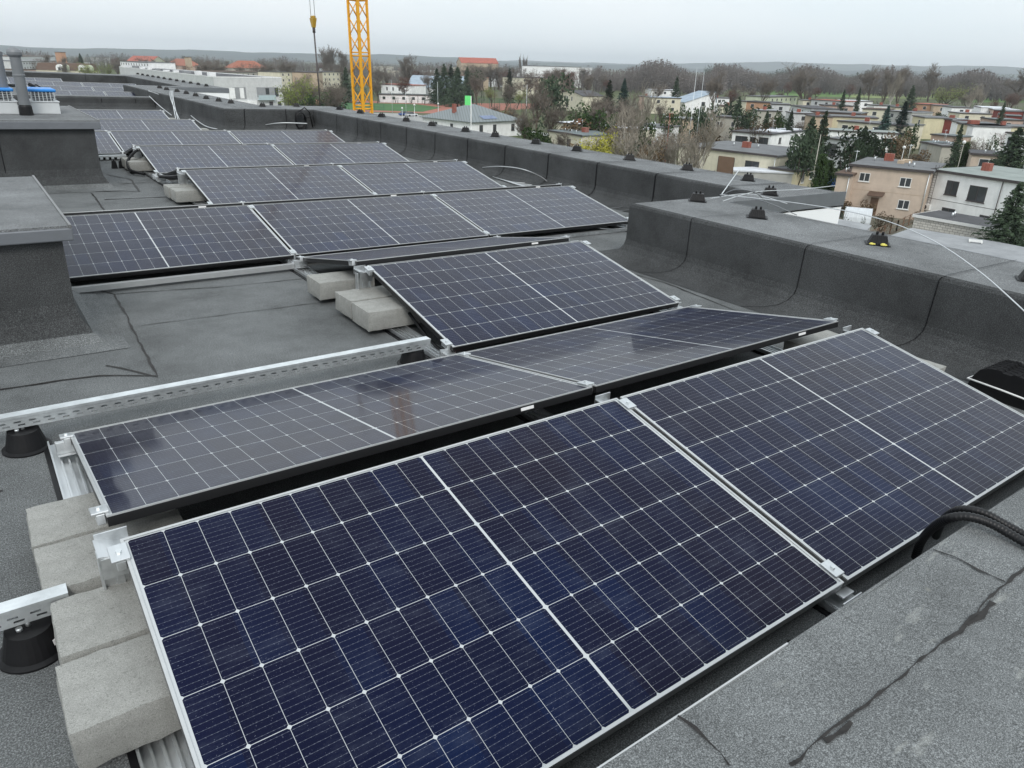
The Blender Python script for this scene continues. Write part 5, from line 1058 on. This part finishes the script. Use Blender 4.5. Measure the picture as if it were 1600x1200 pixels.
# named ones: kind, u, distance via dist, vtop, label
for kind, u, dist, vt, wf, label in [
 ('p1', 1097, 88, 152, .9, 'tall pale birch with bare drooping twigs in front of the long cream bungalow'),
 ('p2', 1000, 92, 178, 1.1, 'wide pale bare tree rising behind our parapet in front of the stone outhouse'),
 ('p2', 1065, 96, 186, .8, 'small pale bare tree left of the tall birch'),
 ('wy', 930, 98, 198, 1.0, 'golden yellow willow just above our parapet'), ('wy', 958, 104, 196, .9, 'second yellow willow, half brown, right of the golden one'),
 ('s2', 1030, 96, 212, .6, 'brown tangled shrub behind the two pale bare trees'), ('s1', 1012, 128, 180, .5, 'green brown shrub beside the white house behind the birch'),
 ('cb', 1414, 165, 158, .8, 'large blue spruce in the middle of the right hand estate'), ('cb', 1388, 160, 164, .75, 'smaller blue spruce left of the large blue one'),
 ('c1', 1292, 108, 172, .7, 'pointed dark conifer right of the bright white bungalow'), ('cp', 1272, 104, 181, .75, 'broad ragged dark conifer beside the bright white bungalow'), ('pine', 1262, 100, 200, .6, 'low bushy dark conifer beside the bright white bungalow'),
 ('pine', 1340, 104, 197, .85, 'first of three merged dark conifers behind the peach house'), ('cp', 1356, 108, 196, .8, 'middle of three merged dark conifers behind the peach house'), ('pine', 1376, 104, 205, .8, 'last of three merged dark conifers behind the peach house'),
 ('pine', 1352, 96, 214, .55, 'round dark evergreen in front of the merged conifers'), ('th', 1294, 88, 240, 1.3, 'slim green thuja at the back corner of the peach house'), ('th', 1306, 92, 250, 1.4, 'short thuja beside the blue tarpaulin'),
 ('s2', 1402, 126, 205, .7, 'brown pink shrub behind the grey roof of the peach house'), ('s2', 1420, 130, 203, .6, 'second brown pink shrub right of the first'), ('s2', 1447, 106, 232, .7, 'bare pinkish shrub in front of the concrete garages'), ('b3', 1440, 108, 230, 1.2, 'small bare fruit tree in front of the concrete garages'),
 ('c2', 1506, 116, 193, .7, 'tall slim dark conifer right of the concrete garages'), ('th', 1518, 112, 222, 1.2, 'dark thuja below the tall slim conifer'), ('s1', 1430, 150, 190, .5, 'dark shrub between the cream and red houses'),
 ('cp', 1598, 95, 198, 1.0, 'huge dark spruce at the right edge beside the pale green roof'), ('cp', 1612, 62, 285, .9, 'dark spruce at the right edge in front of the pale block garage'),
 ('c1', 1568, 190, 158, .55, 'slim dark conifer in front of the far red brown terrace'), ('c2', 1317, 250, 139, .7, 'small pointed conifer by the far white house'), ('c2', 1341, 270, 136, .6, 'small pointed conifer right of the far white house'), ('c1', 1423, 250, 132, .9, 'dark conifer before the forest behind the orange terrace'),
 ('b3', 1550, 120, 214, .9, 'bare garden tree in front of the yellow house at the right edge'), ('b1', 1522, 118, 212, .9, 'bare garden tree right of the tall slim conifer'), ('s1', 1558, 130, 208, .4, 'round green shrub in front of the yellow house'),
 ('p1', 1395, 330, 108, .8, 'group of tall pale bare trees by the field, left stem'), ('b4', 1410, 340, 98, .8, 'tall ragged tree with mistletoe clumps by the field'), ('b4', 1380, 340, 104, .8, 'tall brown tree left of the ragged one by the field'),
 ('wg', 1468, 330, 128, 1.5, 'broad yellowish willow in front of the forest'), ('p1', 1516, 310, 130, .8, 'pale bare tree right of the yellowish willow'), ('p1', 1532, 320, 126, .8, 'second pale bare tree right of the yellowish willow'),
 ('b1', 1262, 330, 96, 1.3, 'big bare tree standing alone before the green field'), ('b2', 1363, 400, 99, 1.0, 'bare tree against the forest right of the field'), ('b2', 1455, 480, 96, 1.1, 'tall bare tree topping the forest edge'), ('b3', 1592, 480, 98, 1.1, 'bare tree topping the forest at the right edge'),
 ('c2', 1056, 300, 119, .9, 'dark green conifer behind the far white house'), ('c1', 1155, 180, 150, .8, 'bushy dark conifer left of the orange terrace'), ('pine', 1165, 170, 165, .8, 'lower dark conifer below the orange terrace'), ('pine', 1140, 185, 156, .8, 'round dark evergreen beside the slanted roof house'),
 ('b2', 1120, 260, 108, .9, 'tall dark tree behind the slanted roof house'), ('b2', 1190, 300, 112, .9, 'bare tree behind the orange terrace'), ('s1', 1226, 150, 172, .5, 'dark shrub left of the pale panel block'), ('c1', 1238, 145, 172, .8, 'dark conifer left of the pale panel block'), ('c1', 1200, 150, 172, .7, 'dark conifer below the orange terrace at its right end'), ('s2', 1186, 140, 180, .6, 'brown shrub below the orange terrace'),
 ('cb', 975, 190, 122, .7, 'tall dark spruce in the clump of trees behind the long cream house'), ('c1', 952, 195, 124, .8, 'dark conifer left of the tall spruce in the clump'), ('b2', 925, 185, 138, 1.0, 'brown bare tree on the left of the clump'), ('b2', 945, 150, 150, 1.0, 'brown bare tree low in the clump'), ('b1', 962, 165, 145, 1.0, 'bare tree in the middle of the clump'), ('s1', 905, 170, 157, .9, 'wide dark green shrub right of the crooked gable house'), ('s1', 925, 150, 168, .9, 'dark green hedge tree below the clump'), ('s1', 950, 145, 175, .7, 'dark shrub at the foot of the clump'),
 ('b2', 985, 150, 140, 1.0, 'bare tree on the right of the clump'), ('p1', 1003, 130, 120, .8, 'tall pale bare tree on the right of the clump'), ('p2', 985, 125, 150, .9, 'pale bare tree low right of the clump'), ('b1', 1030, 190, 150, .8, 'bare tree before the tan house'), ('s1', 1045, 150, 165, .5, 'dark shrub behind the tan house'), ('s1', 1068, 160, 160, .5, 'dark shrub below the slanted roof house'), ('pine', 1100, 150, 160, .6, 'dark evergreen below the slanted roof house'),
 ('b2', 840, 170, 120, 1.1, 'tall dense brown tree in front of the cream office block'), ('pine', 862, 190, 112, .7, 'dark conifer beside the dense brown tree'), ('b2', 855, 150, 150, 1.1, 'brown bare tree below the dense one'), ('b1', 830, 140, 160, 1.1, 'bare tree left of the crooked gable house'), ('s1', 822, 165, 186, .9, 'dark green hedge right of the hip roofed bungalow'), ('s1', 838, 120, 196, .8, 'second hedge right of the hip roofed bungalow'), ('s1', 855, 112, 200, .6, 'speckled evergreen shrub just above our parapet'),
 ('c1', 796, 330, 106, .8, 'ragged dark conifer left of the cream office block'), ('wg', 768, 300, 134, 1.0, 'yellow green budding tree behind the pitch'), ('wg', 808, 290, 138, 1.1, 'second yellow green budding tree behind the pitch'), ('b2', 788, 250, 120, 1.0, 'brown bare tree behind the hip roof'), ('b1', 775, 215, 160, 1.2, 'bare thicket tree right behind the hip roof'), ('b3', 806, 205, 165, 1.2, 'bare thicket tree at the right of the hip roof'), ('s2', 792, 200, 166, 1.2, 'brown thicket behind the hip roof'),
 ('cp', 715, 290, 104, .9, 'largest dark conifer of the stand by the track'), ('c1', 694, 300, 99, .9, 'tall conifer at the left of the stand by the track'), ('cp', 683, 310, 106, .8, 'conifer leaning beside the sports hall'), ('c1', 705, 320, 100, .9, 'conifer deep in the stand by the track'), ('c1', 730, 340, 104, .9, 'dark green conifer at the right of the stand'), ('pine', 738, 350, 108, .7, 'round dark pine right of the stand by the track'),
 ('b4', 640, 420, 82, 1.3, 'tall open bare tree on the skyline right of the crane'), ('b4', 518, 520, 68, 1.1, 'tall fan of bare poplars on the skyline left of the crane'), ('b4', 505, 540, 72, 1.0, 'bare poplar left in the skyline fan'), ('b4', 532, 540, 74, 1.0, 'bare poplar right in the skyline fan'),
 ('wg', 443, 190, 115, 1.2, 'yellow green willow at the corner of the modern block'), ('b2', 475, 230, 112, 1.3, 'bare tree in front of the tan block end'), ('b1', 492, 210, 118, 1.3, 'bare tree between the tan block and the crane'), ('b2', 512, 220, 120, 1.3, 'bare tree in front of the cream apartment block'), ('c1', 541, 300, 104, .9, 'dark conifer just left of the crane mast'), ('b1', 530, 200, 128, 1.3, 'bare tree left of the crane mast'), ('s1', 470, 200, 142, 1.2, 'dark hedge at the foot of the bare trees left of the crane'), ('s1', 500, 205, 142, 1.4, 'second dark hedge left of the crane'), ('s1', 525, 205, 144, 1.2, 'third dark hedge left of the crane'),
 ('pop', 811, 900, 82, .5, 'slim poplar on the skyline, left of three'), ('pop', 817, 900, 84, .5, 'slim poplar on the skyline, middle of three'), ('pop', 822, 900, 85, .5, 'slim poplar on the skyline, right of three'),
 ('wg', 146, 330, 97, 1.2, 'yellow green tree right of the mansard block'), ('wg', 168, 420, 95, 1.1, 'yellow green tree far off behind the far parapet'), ('c1', 130, 520, 83, .9, 'small dark conifer behind the mansard block'), ('b2', 185, 480, 88, 1.3, 'bare tree left of the long pale block'),
 ('b2', 222, 520, 88, 1.2, 'bare tree left of the green gabled villa'), ('b1', 330, 420, 88, 1.4, 'brown bare tree between the red villas'), ('b2', 345, 430, 92, 1.2, 'brown bare tree left of the right hand red villa'), ('b2', 315, 450, 92, 1.2, 'brown bare tree right of the joined villa'), ('b1', 425, 430, 90, 1.4, 'brown bare tree right of the right hand red villa'), ('b2', 440, 460, 88, 1.3, 'brown bare tree above the modern block'),
]: tree(kind, u, 200, vt, label, wf, dist=dist*widen(u))
for i, (u, vt) in enumerate([(722, 97), (734, 100), (746, 96), (757, 101), (768, 97), (779, 99), (790, 101)]): tree(['b1', 'b2', 'b3'][i % 3], u, 200, vt, 'bare tree in front of the far red roofed building', 1.5, 'bare trees before the red roof', 560)
for i, (u, v, wpx, wl_, rf_, lab) in enumerate([(1000, 150, 26, 'pink', 'grey', 'small pinkish house left of the cream one below the far white roof'), (1110, 152, 30, 'white', 'grey', 'small white house behind the house with the slanted roof'), (1128, 165, 30, 'cream', 'brown', 'small cream house in the gap before the orange terrace'), (1272, 181, 30, 'tan', 'dark', 'tan house behind the dark conifers by the white bungalow'), (1240, 176, 34, 'ltgrey', 'ltgrey', 'pale flat roofed house in front of the weathered panel block'),
    (1290, 164, 44, 'pink', 'dark', 'pinkish terrace just below the small far terrace'), (1366, 164, 40, 'white', 'grey', 'white terrace behind the brown roofed house'), (1400, 167, 20, 'cream', 'slate', 'cream end house left of the far orange terrace'), (1424, 174, 34, 'ltgrey', 'grey', 'pale house between the blue spruce and the far tan house'), (1500, 176, 50, 'cream', 'ltgrey', 'long cream terrace in front of the glazed terrace'), (1556, 186, 44, 'pink', 'slate', 'pinkish house behind the yellow one near the right edge'), (1255, 156, 34, 'cream', 'grey', 'cream house right of the yellow green terrace'), (1185, 172, 36, 'stone', 'ltgrey', 'low stone coloured house below the orange terrace')]):
    house(lab, (u, v), (u+wpx, v+wpx*.03), 8, 5.6, wl_, rf_, chim=((.4, .5, 1),))
# scattered bare trees of the town, too alike to tell apart
rs = random.Random(77)
def scat(n, u0, u1, d0, d1, kinds, h0, h1, label, group, wf=1.2):
    for i in range(n):
        u = rs.uniform(u0, u1); D = d0*(d1/d0)**rs.random(); h = rs.uniform(h0, h1)
        D *= widen(u); vt = horizon(u)+(CAM.z-GZ-h)*F/D*widen(u); tree(rs.choice(kinds), u, 200, vt, label, wf*rs.uniform(.8, 1.3), group, D)
scat(46, 560, 940, 300, 620, ['b1', 'b2', 'b3', 'b4', 'br'], 9, 17, 'bare brown tree in the wooded belt of the middle distance', 'bare trees of the middle distance')
scat(46, 60, 560, 420, 1000, ['b1', 'b2', 'b3', 'b4', 'br'], 9, 17, 'bare brown tree in the far left part of the town', 'bare trees of the left town')
scat(26, 940, 1640, 330, 520, ['b1', 'b2', 'b3', 'br'], 6, 11, 'bare brown tree along the far edge of the right hand estate', 'bare trees of the estate edge')
scat(24, 1150, 1640, 150, 300, ['b3', 'br', 's2', 's1', 'wg'], 2.5, 5.5, 'small garden tree or shrub between the estate houses', 'small garden plants of the estate')
scat(12, 1290, 1440, 72, 100, ['b3', 's2'], 1.5, 3.0, 'low bare garden shrub in front of the peach house', 'garden shrubs of the peach house', .9)
scat(16, 870, 1120, 105, 150, ['b3', 's2', 'b1'], 3, 6.5, 'bare brown thicket tree between the houses behind our parapet', 'thicket behind our parapet')
# far woods: one mass each
def woods(name, u0, u1, d0, d1, n, h0, h1, m, seed, flakes=26):
    rnd = random.Random(seed); mb = MB()
    for _ in range(n):
        u = rnd.uniform(u0, u1); D = d0*(d1/d0)**rnd.random(); p = at(u, 220); q = Vector((p.x-CAM.x, p.y-CAM.y, 0)).normalized()*D; x, y = CAM.x+q.x, CAM.y+q.y
        h = rnd.uniform(h0, h1)*(1+.22*math.sin(u*.05+seed)); R_ = h*rnd.uniform(.18, .3)
        for k in range(9):
            a = rnd.uniform(0, 6.28); w_ = h*.007; dx, dy = rnd.uniform(-.22, .22)*h, rnd.uniform(-.22, .22)*h; mb.face([(x-w_, y+w_, GZ), (x+w_, y-w_, GZ), (x+dx, y+dy, GZ+h*rnd.uniform(.8, 1.08))])
        for k in range(flakes):
            a = rnd.uniform(0, 6.28); g = rnd.random()**.5; zz_ = rnd.uniform(.06, .97); rr_ = R_*g*math.sin(min(1, zz_*1.02+.12)*math.pi)**.5; c = Vector((x+math.cos(a)*rr_, y+math.sin(a)*rr_, GZ+h*zz_)); s = h*rnd.uniform(.02, .05)
            a = Vector((rnd.uniform(-1, 1), rnd.uniform(-1, 1), rnd.uniform(-.2, 1))).normalized(); b = a.orthogonal().normalized(); mb.face([c-a*s*1.5, c+b*s*.5, c+a*s*1.5, c-b*s*.5])
    return tag(mb.build(name, m), kind='stuff')
M_WOOD = mat('wood_brown', (.125, .112, .105), 1, 0, .35, .02, spec=0); M_WOODG = mat('wood_green', (.06, .075, .055), 1, 0, .4, .02, spec=0)
woods('far_wood', 925, 1120, 560, 760, 520, 14, 20, M_WOOD, 1, 30); woods('far_wood', 1100, 1680, 690, 1000, 1900, 15, 20, M_WOOD, 2, 24); woods('far_conifer_wood', 1090, 1400, 850, 1200, 420, 14, 20, M_WOODG, 3)
woods('far_wood', -60, 930, 900, 2600, 1900, 10, 17, M_WOOD, 4, 20); woods('far_conifer_wood', -60, 930, 900, 3000, 700, 9, 16, M_WOODG, 5, 20); woods('far_wood', 560, 930, 520, 900, 420, 9, 15, M_WOOD, 6)
woods('hedgerow', 1150, 1680, 450, 560, 220, 1.5, 3.5, M_WOOD, 7, 22); woods('undergrowth', 870, 1180, 110, 300, 420, 1.0, 3.2, M_WOOD, 8, 26); woods('undergrowth', 1150, 1650, 85, 420, 700, .6, 2.2, M_WOODG, 9, 20); woods('undergrowth', 440, 760, 330, 520, 300, 2, 5, M_WOODG, 10, 20)
# ================================================================== CRANE
M_CRANE = mat('crane_yellow', (.80, .38, .015), .5, .1, .08, 2)
def dirv(u, v=300):
    p = ray(u, v); return Vector((p.x, p.y, 0)).normalized()
D = 64; c = CAM+dirv(566.5, 155)*D; t = thing('tower_crane', 'yellow lattice tower crane mast rising behind the roof', 'crane', (c.x, c.y, GZ), rad(45)+math.atan2(dirv(566.5).y, dirv(566.5).x)+rad(2))
s = .50; mb = MB(); top = 40.
for sx in (-1, 1):
    for sy in (-1, 1): mb.box(sx*s-.075, sx*s+.075, sy*s-.075, sy*s+.075, 0, top)
mb.build('mast_chords', M_CRANE, t); mb = MB(); sec = 3.9; n = int(top/sec)
for i in range(n):
    z0 = i*sec+1.2
    for (a, b) in (((-s, -s), (s, -s)), ((s, -s), (s, s)), ((s, s), (-s, s)), ((-s, s), (-s, -s))):
        mb.tube([(*a, z0), (*b, z0)], .05, 5); mb.tube([(*a, z0+.25), (*b, z0+.25)], .05, 5)
        for k in range(3):
            q0, q1 = z0+.25+k*(sec-.25)/3, z0+.25+(k+1)*(sec-.25)/3
            mb.tube([(*a, q0), (*b, q1)], .035, 5); mb.tube([(*b, q0), (*a, q1)], .035, 5)
mb.build('lattice', M_CRANE, t)
hk = CAM+dirv(490, 40)*50; tz = GZ+top
mb = MB(); v = t.matrix_world.inverted() @ Vector((hk.x, hk.y, tz)); e = Vector((v.x, v.y, 0)).normalized(); Lj = Vector((v.x, v.y, 0)).length+6; sd_ = Vector((-e.y, e.x, 0))*.6
for off in (sd_, -sd_, Vector((0, 0, 1.1))): mb.tube([off-e*8+Vector((0, 0, top)), off+e*Lj+Vector((0, 0, top))], .07, 5)
k = -8
while k < Lj: mb.tube([sd_+e*k+Vector((0, 0, top)), e*(k+.6)+Vector((0, 0, top+1.1)), -sd_+e*(k+1.2)+Vector((0, 0, top))], .035, 4); k += 1.2
mb.build('jib', M_CRANE, t)
zh = ztop_at(490, 31, 50)
t = thing('crane_hook', 'yellow crane hook block hanging on two thin ropes with a dark sling', 'crane hook', (hk.x, hk.y, zh))
mb = MB(); mb.hexa([(-.08, -.14, -.42), (.08, -.14, -.42), (.08, .14, -.42), (-.08, .14, -.42), (-.12, -.3, .1), (.12, -.3, .1), (.12, .3, .1), (-.12, .3, .1)]); mb.box(-.1, .1, -.2, .2, .1, .22); mb.build('hook_block', mat('hook_ochre', (.45, .27, .03), .5, 0, .2, 4), t, .03)
mb = MB(); mb.tube([(0, -.3, .1), (0, -.34, tz-zh)], .016, 4); mb.tube([(0, .3, .1), (0, .34, tz-zh)], .016, 4); mb.build('hoist_rope', M_GALV, t)
mb = MB(); mb.tube([(0, 0, -.42), (0, 0, -.7)], .09, 8); mb.tube([(0, 0, -.7), (.05, 0, -5.8)], .045, 6); mb.build('sling', M_FRD, t)
# ================================================================== POLES, LAMPS, FENCES, CARS
def pole(u, D, vtop, label, r=.07, lamp=True, m=None, name='street_lamp', cat='street lamp', group='slim street lamps'):
    D *= widen(u); p = out_at(u, vtop+20, D); h = ztop_at(u, vtop, D)-GZ; t = thing(name, label, cat, (p.x, p.y, GZ), group=group); mb = MB(); mb.tube([(0, 0, 0), (0, 0, h)], [r, r*.6], 6); mb.build('post', m or M_GALV, t)
    if lamp: mb = MB(); lathe(mb, [(0, h-.05), (.22, h+.05), (.25, h+.25), (.12, h+.42), (0, h+.45)], 10); mb.build('lamp_globe', M_FRW, t)
for i, (u, D, vt) in enumerate([(465, 250, 122), (484, 230, 152), (514, 260, 142), (530, 240, 162), (554, 210, 155), (469, 240, 150), (629, 190, 170), (648, 180, 165), (685, 200, 163), (612, 240, 125), (634, 230, 140), (684, 240, 128)]):
    pole(u, D, vt, 'slim %s lamp post %s, %s from the left' % (('tall' if vt < 145 else 'short'), 'left of the crane' if u < 545 else 'by the running track', cnt[i]), lamp=vt > 135)
pole(773, 180, 134, 'brown wooden pole behind the hip roof', .09, False, M_BARK, 'pole', 'pole', 'poles'); pole(823, 200, 132, 'pale green pole right of the hip roof', .09, False, M_GALV, 'pole', 'pole', 'poles')
pole(1087, 105, 105, 'tall antenna mast left of the birch', .04, False, M_GALV, 'antenna_mast', 'antenna', 'antenna masts'); pole(1098, 108, 112, 'second antenna mast carrying cross bars by the birch', .035, False, M_GALV, 'antenna_mast', 'antenna', 'antenna masts')
pole(1045, 100, 178, 'reddish pole beside the small pale tree', .06, False, M_CHB, 'pole', 'pole', 'poles'); pole(1279, 92, 210, 'thin concrete street pole before the grey house', .08, False, W['stone'], 'pole', 'pole', 'poles')
pole(1501, 100, 224, 'curved street lamp before the concrete garages', .06, True, W['stone']); pole(1408, 110, 232, 'street lamp behind the peach house roof', .05, True, W['white'])
p = out_at(736, 160, 95); t = thing('sign_flag', 'bright green banner on a white pole before the hip roof', 'banner', (p.x, p.y, GZ), math.atan2(dirv(736).y, dirv(736).x)-math.pi/2)
h = ztop_at(736, 150, 95)-GZ; mb = MB(); mb.tube([(0, 0, 0), (0, 0, h)], .05, 6); mb.build('pole', M_FRW, t); mb = MB(); mb.box(-.75, 0, -.02, .02, h-1.05, h+.02); mb.build('banner_cloth', mat('banner_green', (.15, .75, .22), .6, 0, .05, 1), t)
def fence(label, pts, h, m, step=2.5, name='fence', slat=False):
    P = [at(u, v) for u, v in pts]; t = thing(name, label, 'fence', P[0]); o3 = P[0]; mb = MB(); pm = MB()
    for a, b in zip(P[:-1], P[1:]):
        n = max(1, int((b-a).length/step))
        for k in range(n+1): c = a.lerp(b, k/n)-o3; pm.box(c.x-.05, c.x+.05, c.y-.05, c.y+.05, 0, h+.05)
        for z in ([.1, h*.5, h] if not slat else [.15+.22*i for i in range(int(h/.22))]): mb.tube([a-o3+Vector((0, 0, z)), b-o3+Vector((0, 0, z))], .03 if not slat else .07, 4)
        n2 = int((b-a).length/.5)
        if not slat:
            for k in range(n2): c = a.lerp(b, k/n2)-o3; mb.tube([c, c+Vector((0, 0, h))], .015, 3)
    pm.build('posts', m, t); mb.build('rails', m, t)
M_FGR = mat('fence_green', (.03, .12, .08), .6, 0, .2, 1)
fence('tall green mesh fence between the clubhouse and the running track', [(590, 160), (690, 164), (850, 178)], 4, M_FGR, 6)
fence('green mesh fence in front of the modern block', [(440, 164), (600, 172)], 2, M_FGR, 4)
fence('brown lattice fence between the peach house garden and the block garage', [(1345, 385), (1400, 362), (1436, 345)], 1.3, W['brown'], 2)
fence('wooden board fence at the back of the tunnel garden', [(1300, 330), (1345, 340)], 1.2, W['brown'], 2)
def car(u, v, rz, c, label):
    p = at(u, v); t = thing('parked_car', label, 'car', p, rz, 'parked cars'); mb = MB()
    mb.hexa([(-2.1, -.85, .3), (2.1, -.85, .3), (2.1, .85, .3), (-2.1, .85, .3), (-2.15, -.85, .85), (2.0, -.85, .78), (2.0, .85, .78), (-2.15, .85, .85)]); mb.build('body', mat('car_paint_'+c[0], c[1], .3, .2, 0), t, .12, 3)
    mb = MB(); mb.hexa([(-1.7, -.78, .85), (1.0, -.78, .85), (1.0, .78, .85), (-1.7, .78, .85), (-1.2, -.66, 1.42), (.3, -.66, 1.42), (.3, .66, 1.42), (-1.2, .66, 1.42)]); mb.build('cabin', M_GLASS, t, .08)
    for x in (-1.3, 1.3):
        for y in (-.8, .8): mb = MB(); mb.tube([(x, y-.1, .32), (x, y+.1, .32)], .32, 14); mb.build('wheel', M_BLK, t)
rzv = YAW; car(455, 157, -.3, ('white', (.6, .62, .63)), 'white parked car right of the modern block'); car(545, 160, .2, ('silver', (.35, .36, .38)), 'silver parked car left of the crane foot'); car(535, 157, .2, ('black', (.03, .03, .035)), 'black parked car behind the silver one')
car(633, 181, .1, ('blue', (.05, .1, .3)), 'blue parked car below the pitch right of the crane'); car(643, 182, .1, ('white', (.6, .62, .63)), 'white parked car below the pitch beside the blue one'); car(560, 165, .2, ('silver', (.35, .36, .38)), 'silver parked car behind the crane mast')
p = at(1303, 292); t = thing('tarpaulin', 'blue tarpaulin over a heap beside the peach wing', 'tarpaulin', p, .4); mb = MB(); rr = random.Random(2)
for i in range(8):
    for j in range(6):
        f = lambda a, b: (a*.45, b*.45, 1.5*math.sin(a/8*math.pi)**.5*math.sin((b+.01)/6.02*math.pi)**.5+.15*math.sin(a*2.1+b)) if 0 < a < 8 and 0 < b < 6 else (a*.45, b*.45, 0)
        mb.face([f(i, j), f(i+1, j), f(i+1, j+1), f(i, j+1)], 0, True)
mb.build('cover', mat('tarp_blue', (.03, .13, .45), .5, 0, .15, 2), t)
tree('wy', 1413, 338, 322, 'small bright yellow forsythia at the corner of the peach house', 1.2, 'garden shrubs of the peach house')
# ================================================================== HAZE
hz = bpy.data.materials.new('haze_air'); hz.use_nodes = True; nn = hz.node_tree.nodes; nn.remove(nn['Principled BSDF']); pv = nn.new('ShaderNodeVolumePrincipled'); pv.inputs['Density'].default_value = 0.00014; pv.inputs['Color'].default_value = (.90, .955, 1, 1); pv.inputs['Anisotropy'].default_value = .2
hz.node_tree.links.new(pv.outputs[0], nn['Material Output'].inputs['Volume'])
mb = MB(); mb.box(-8900, 8900, -8900, 8900, GZ-4, 150); tag(mb.build('haze', hz), kind='stuff')
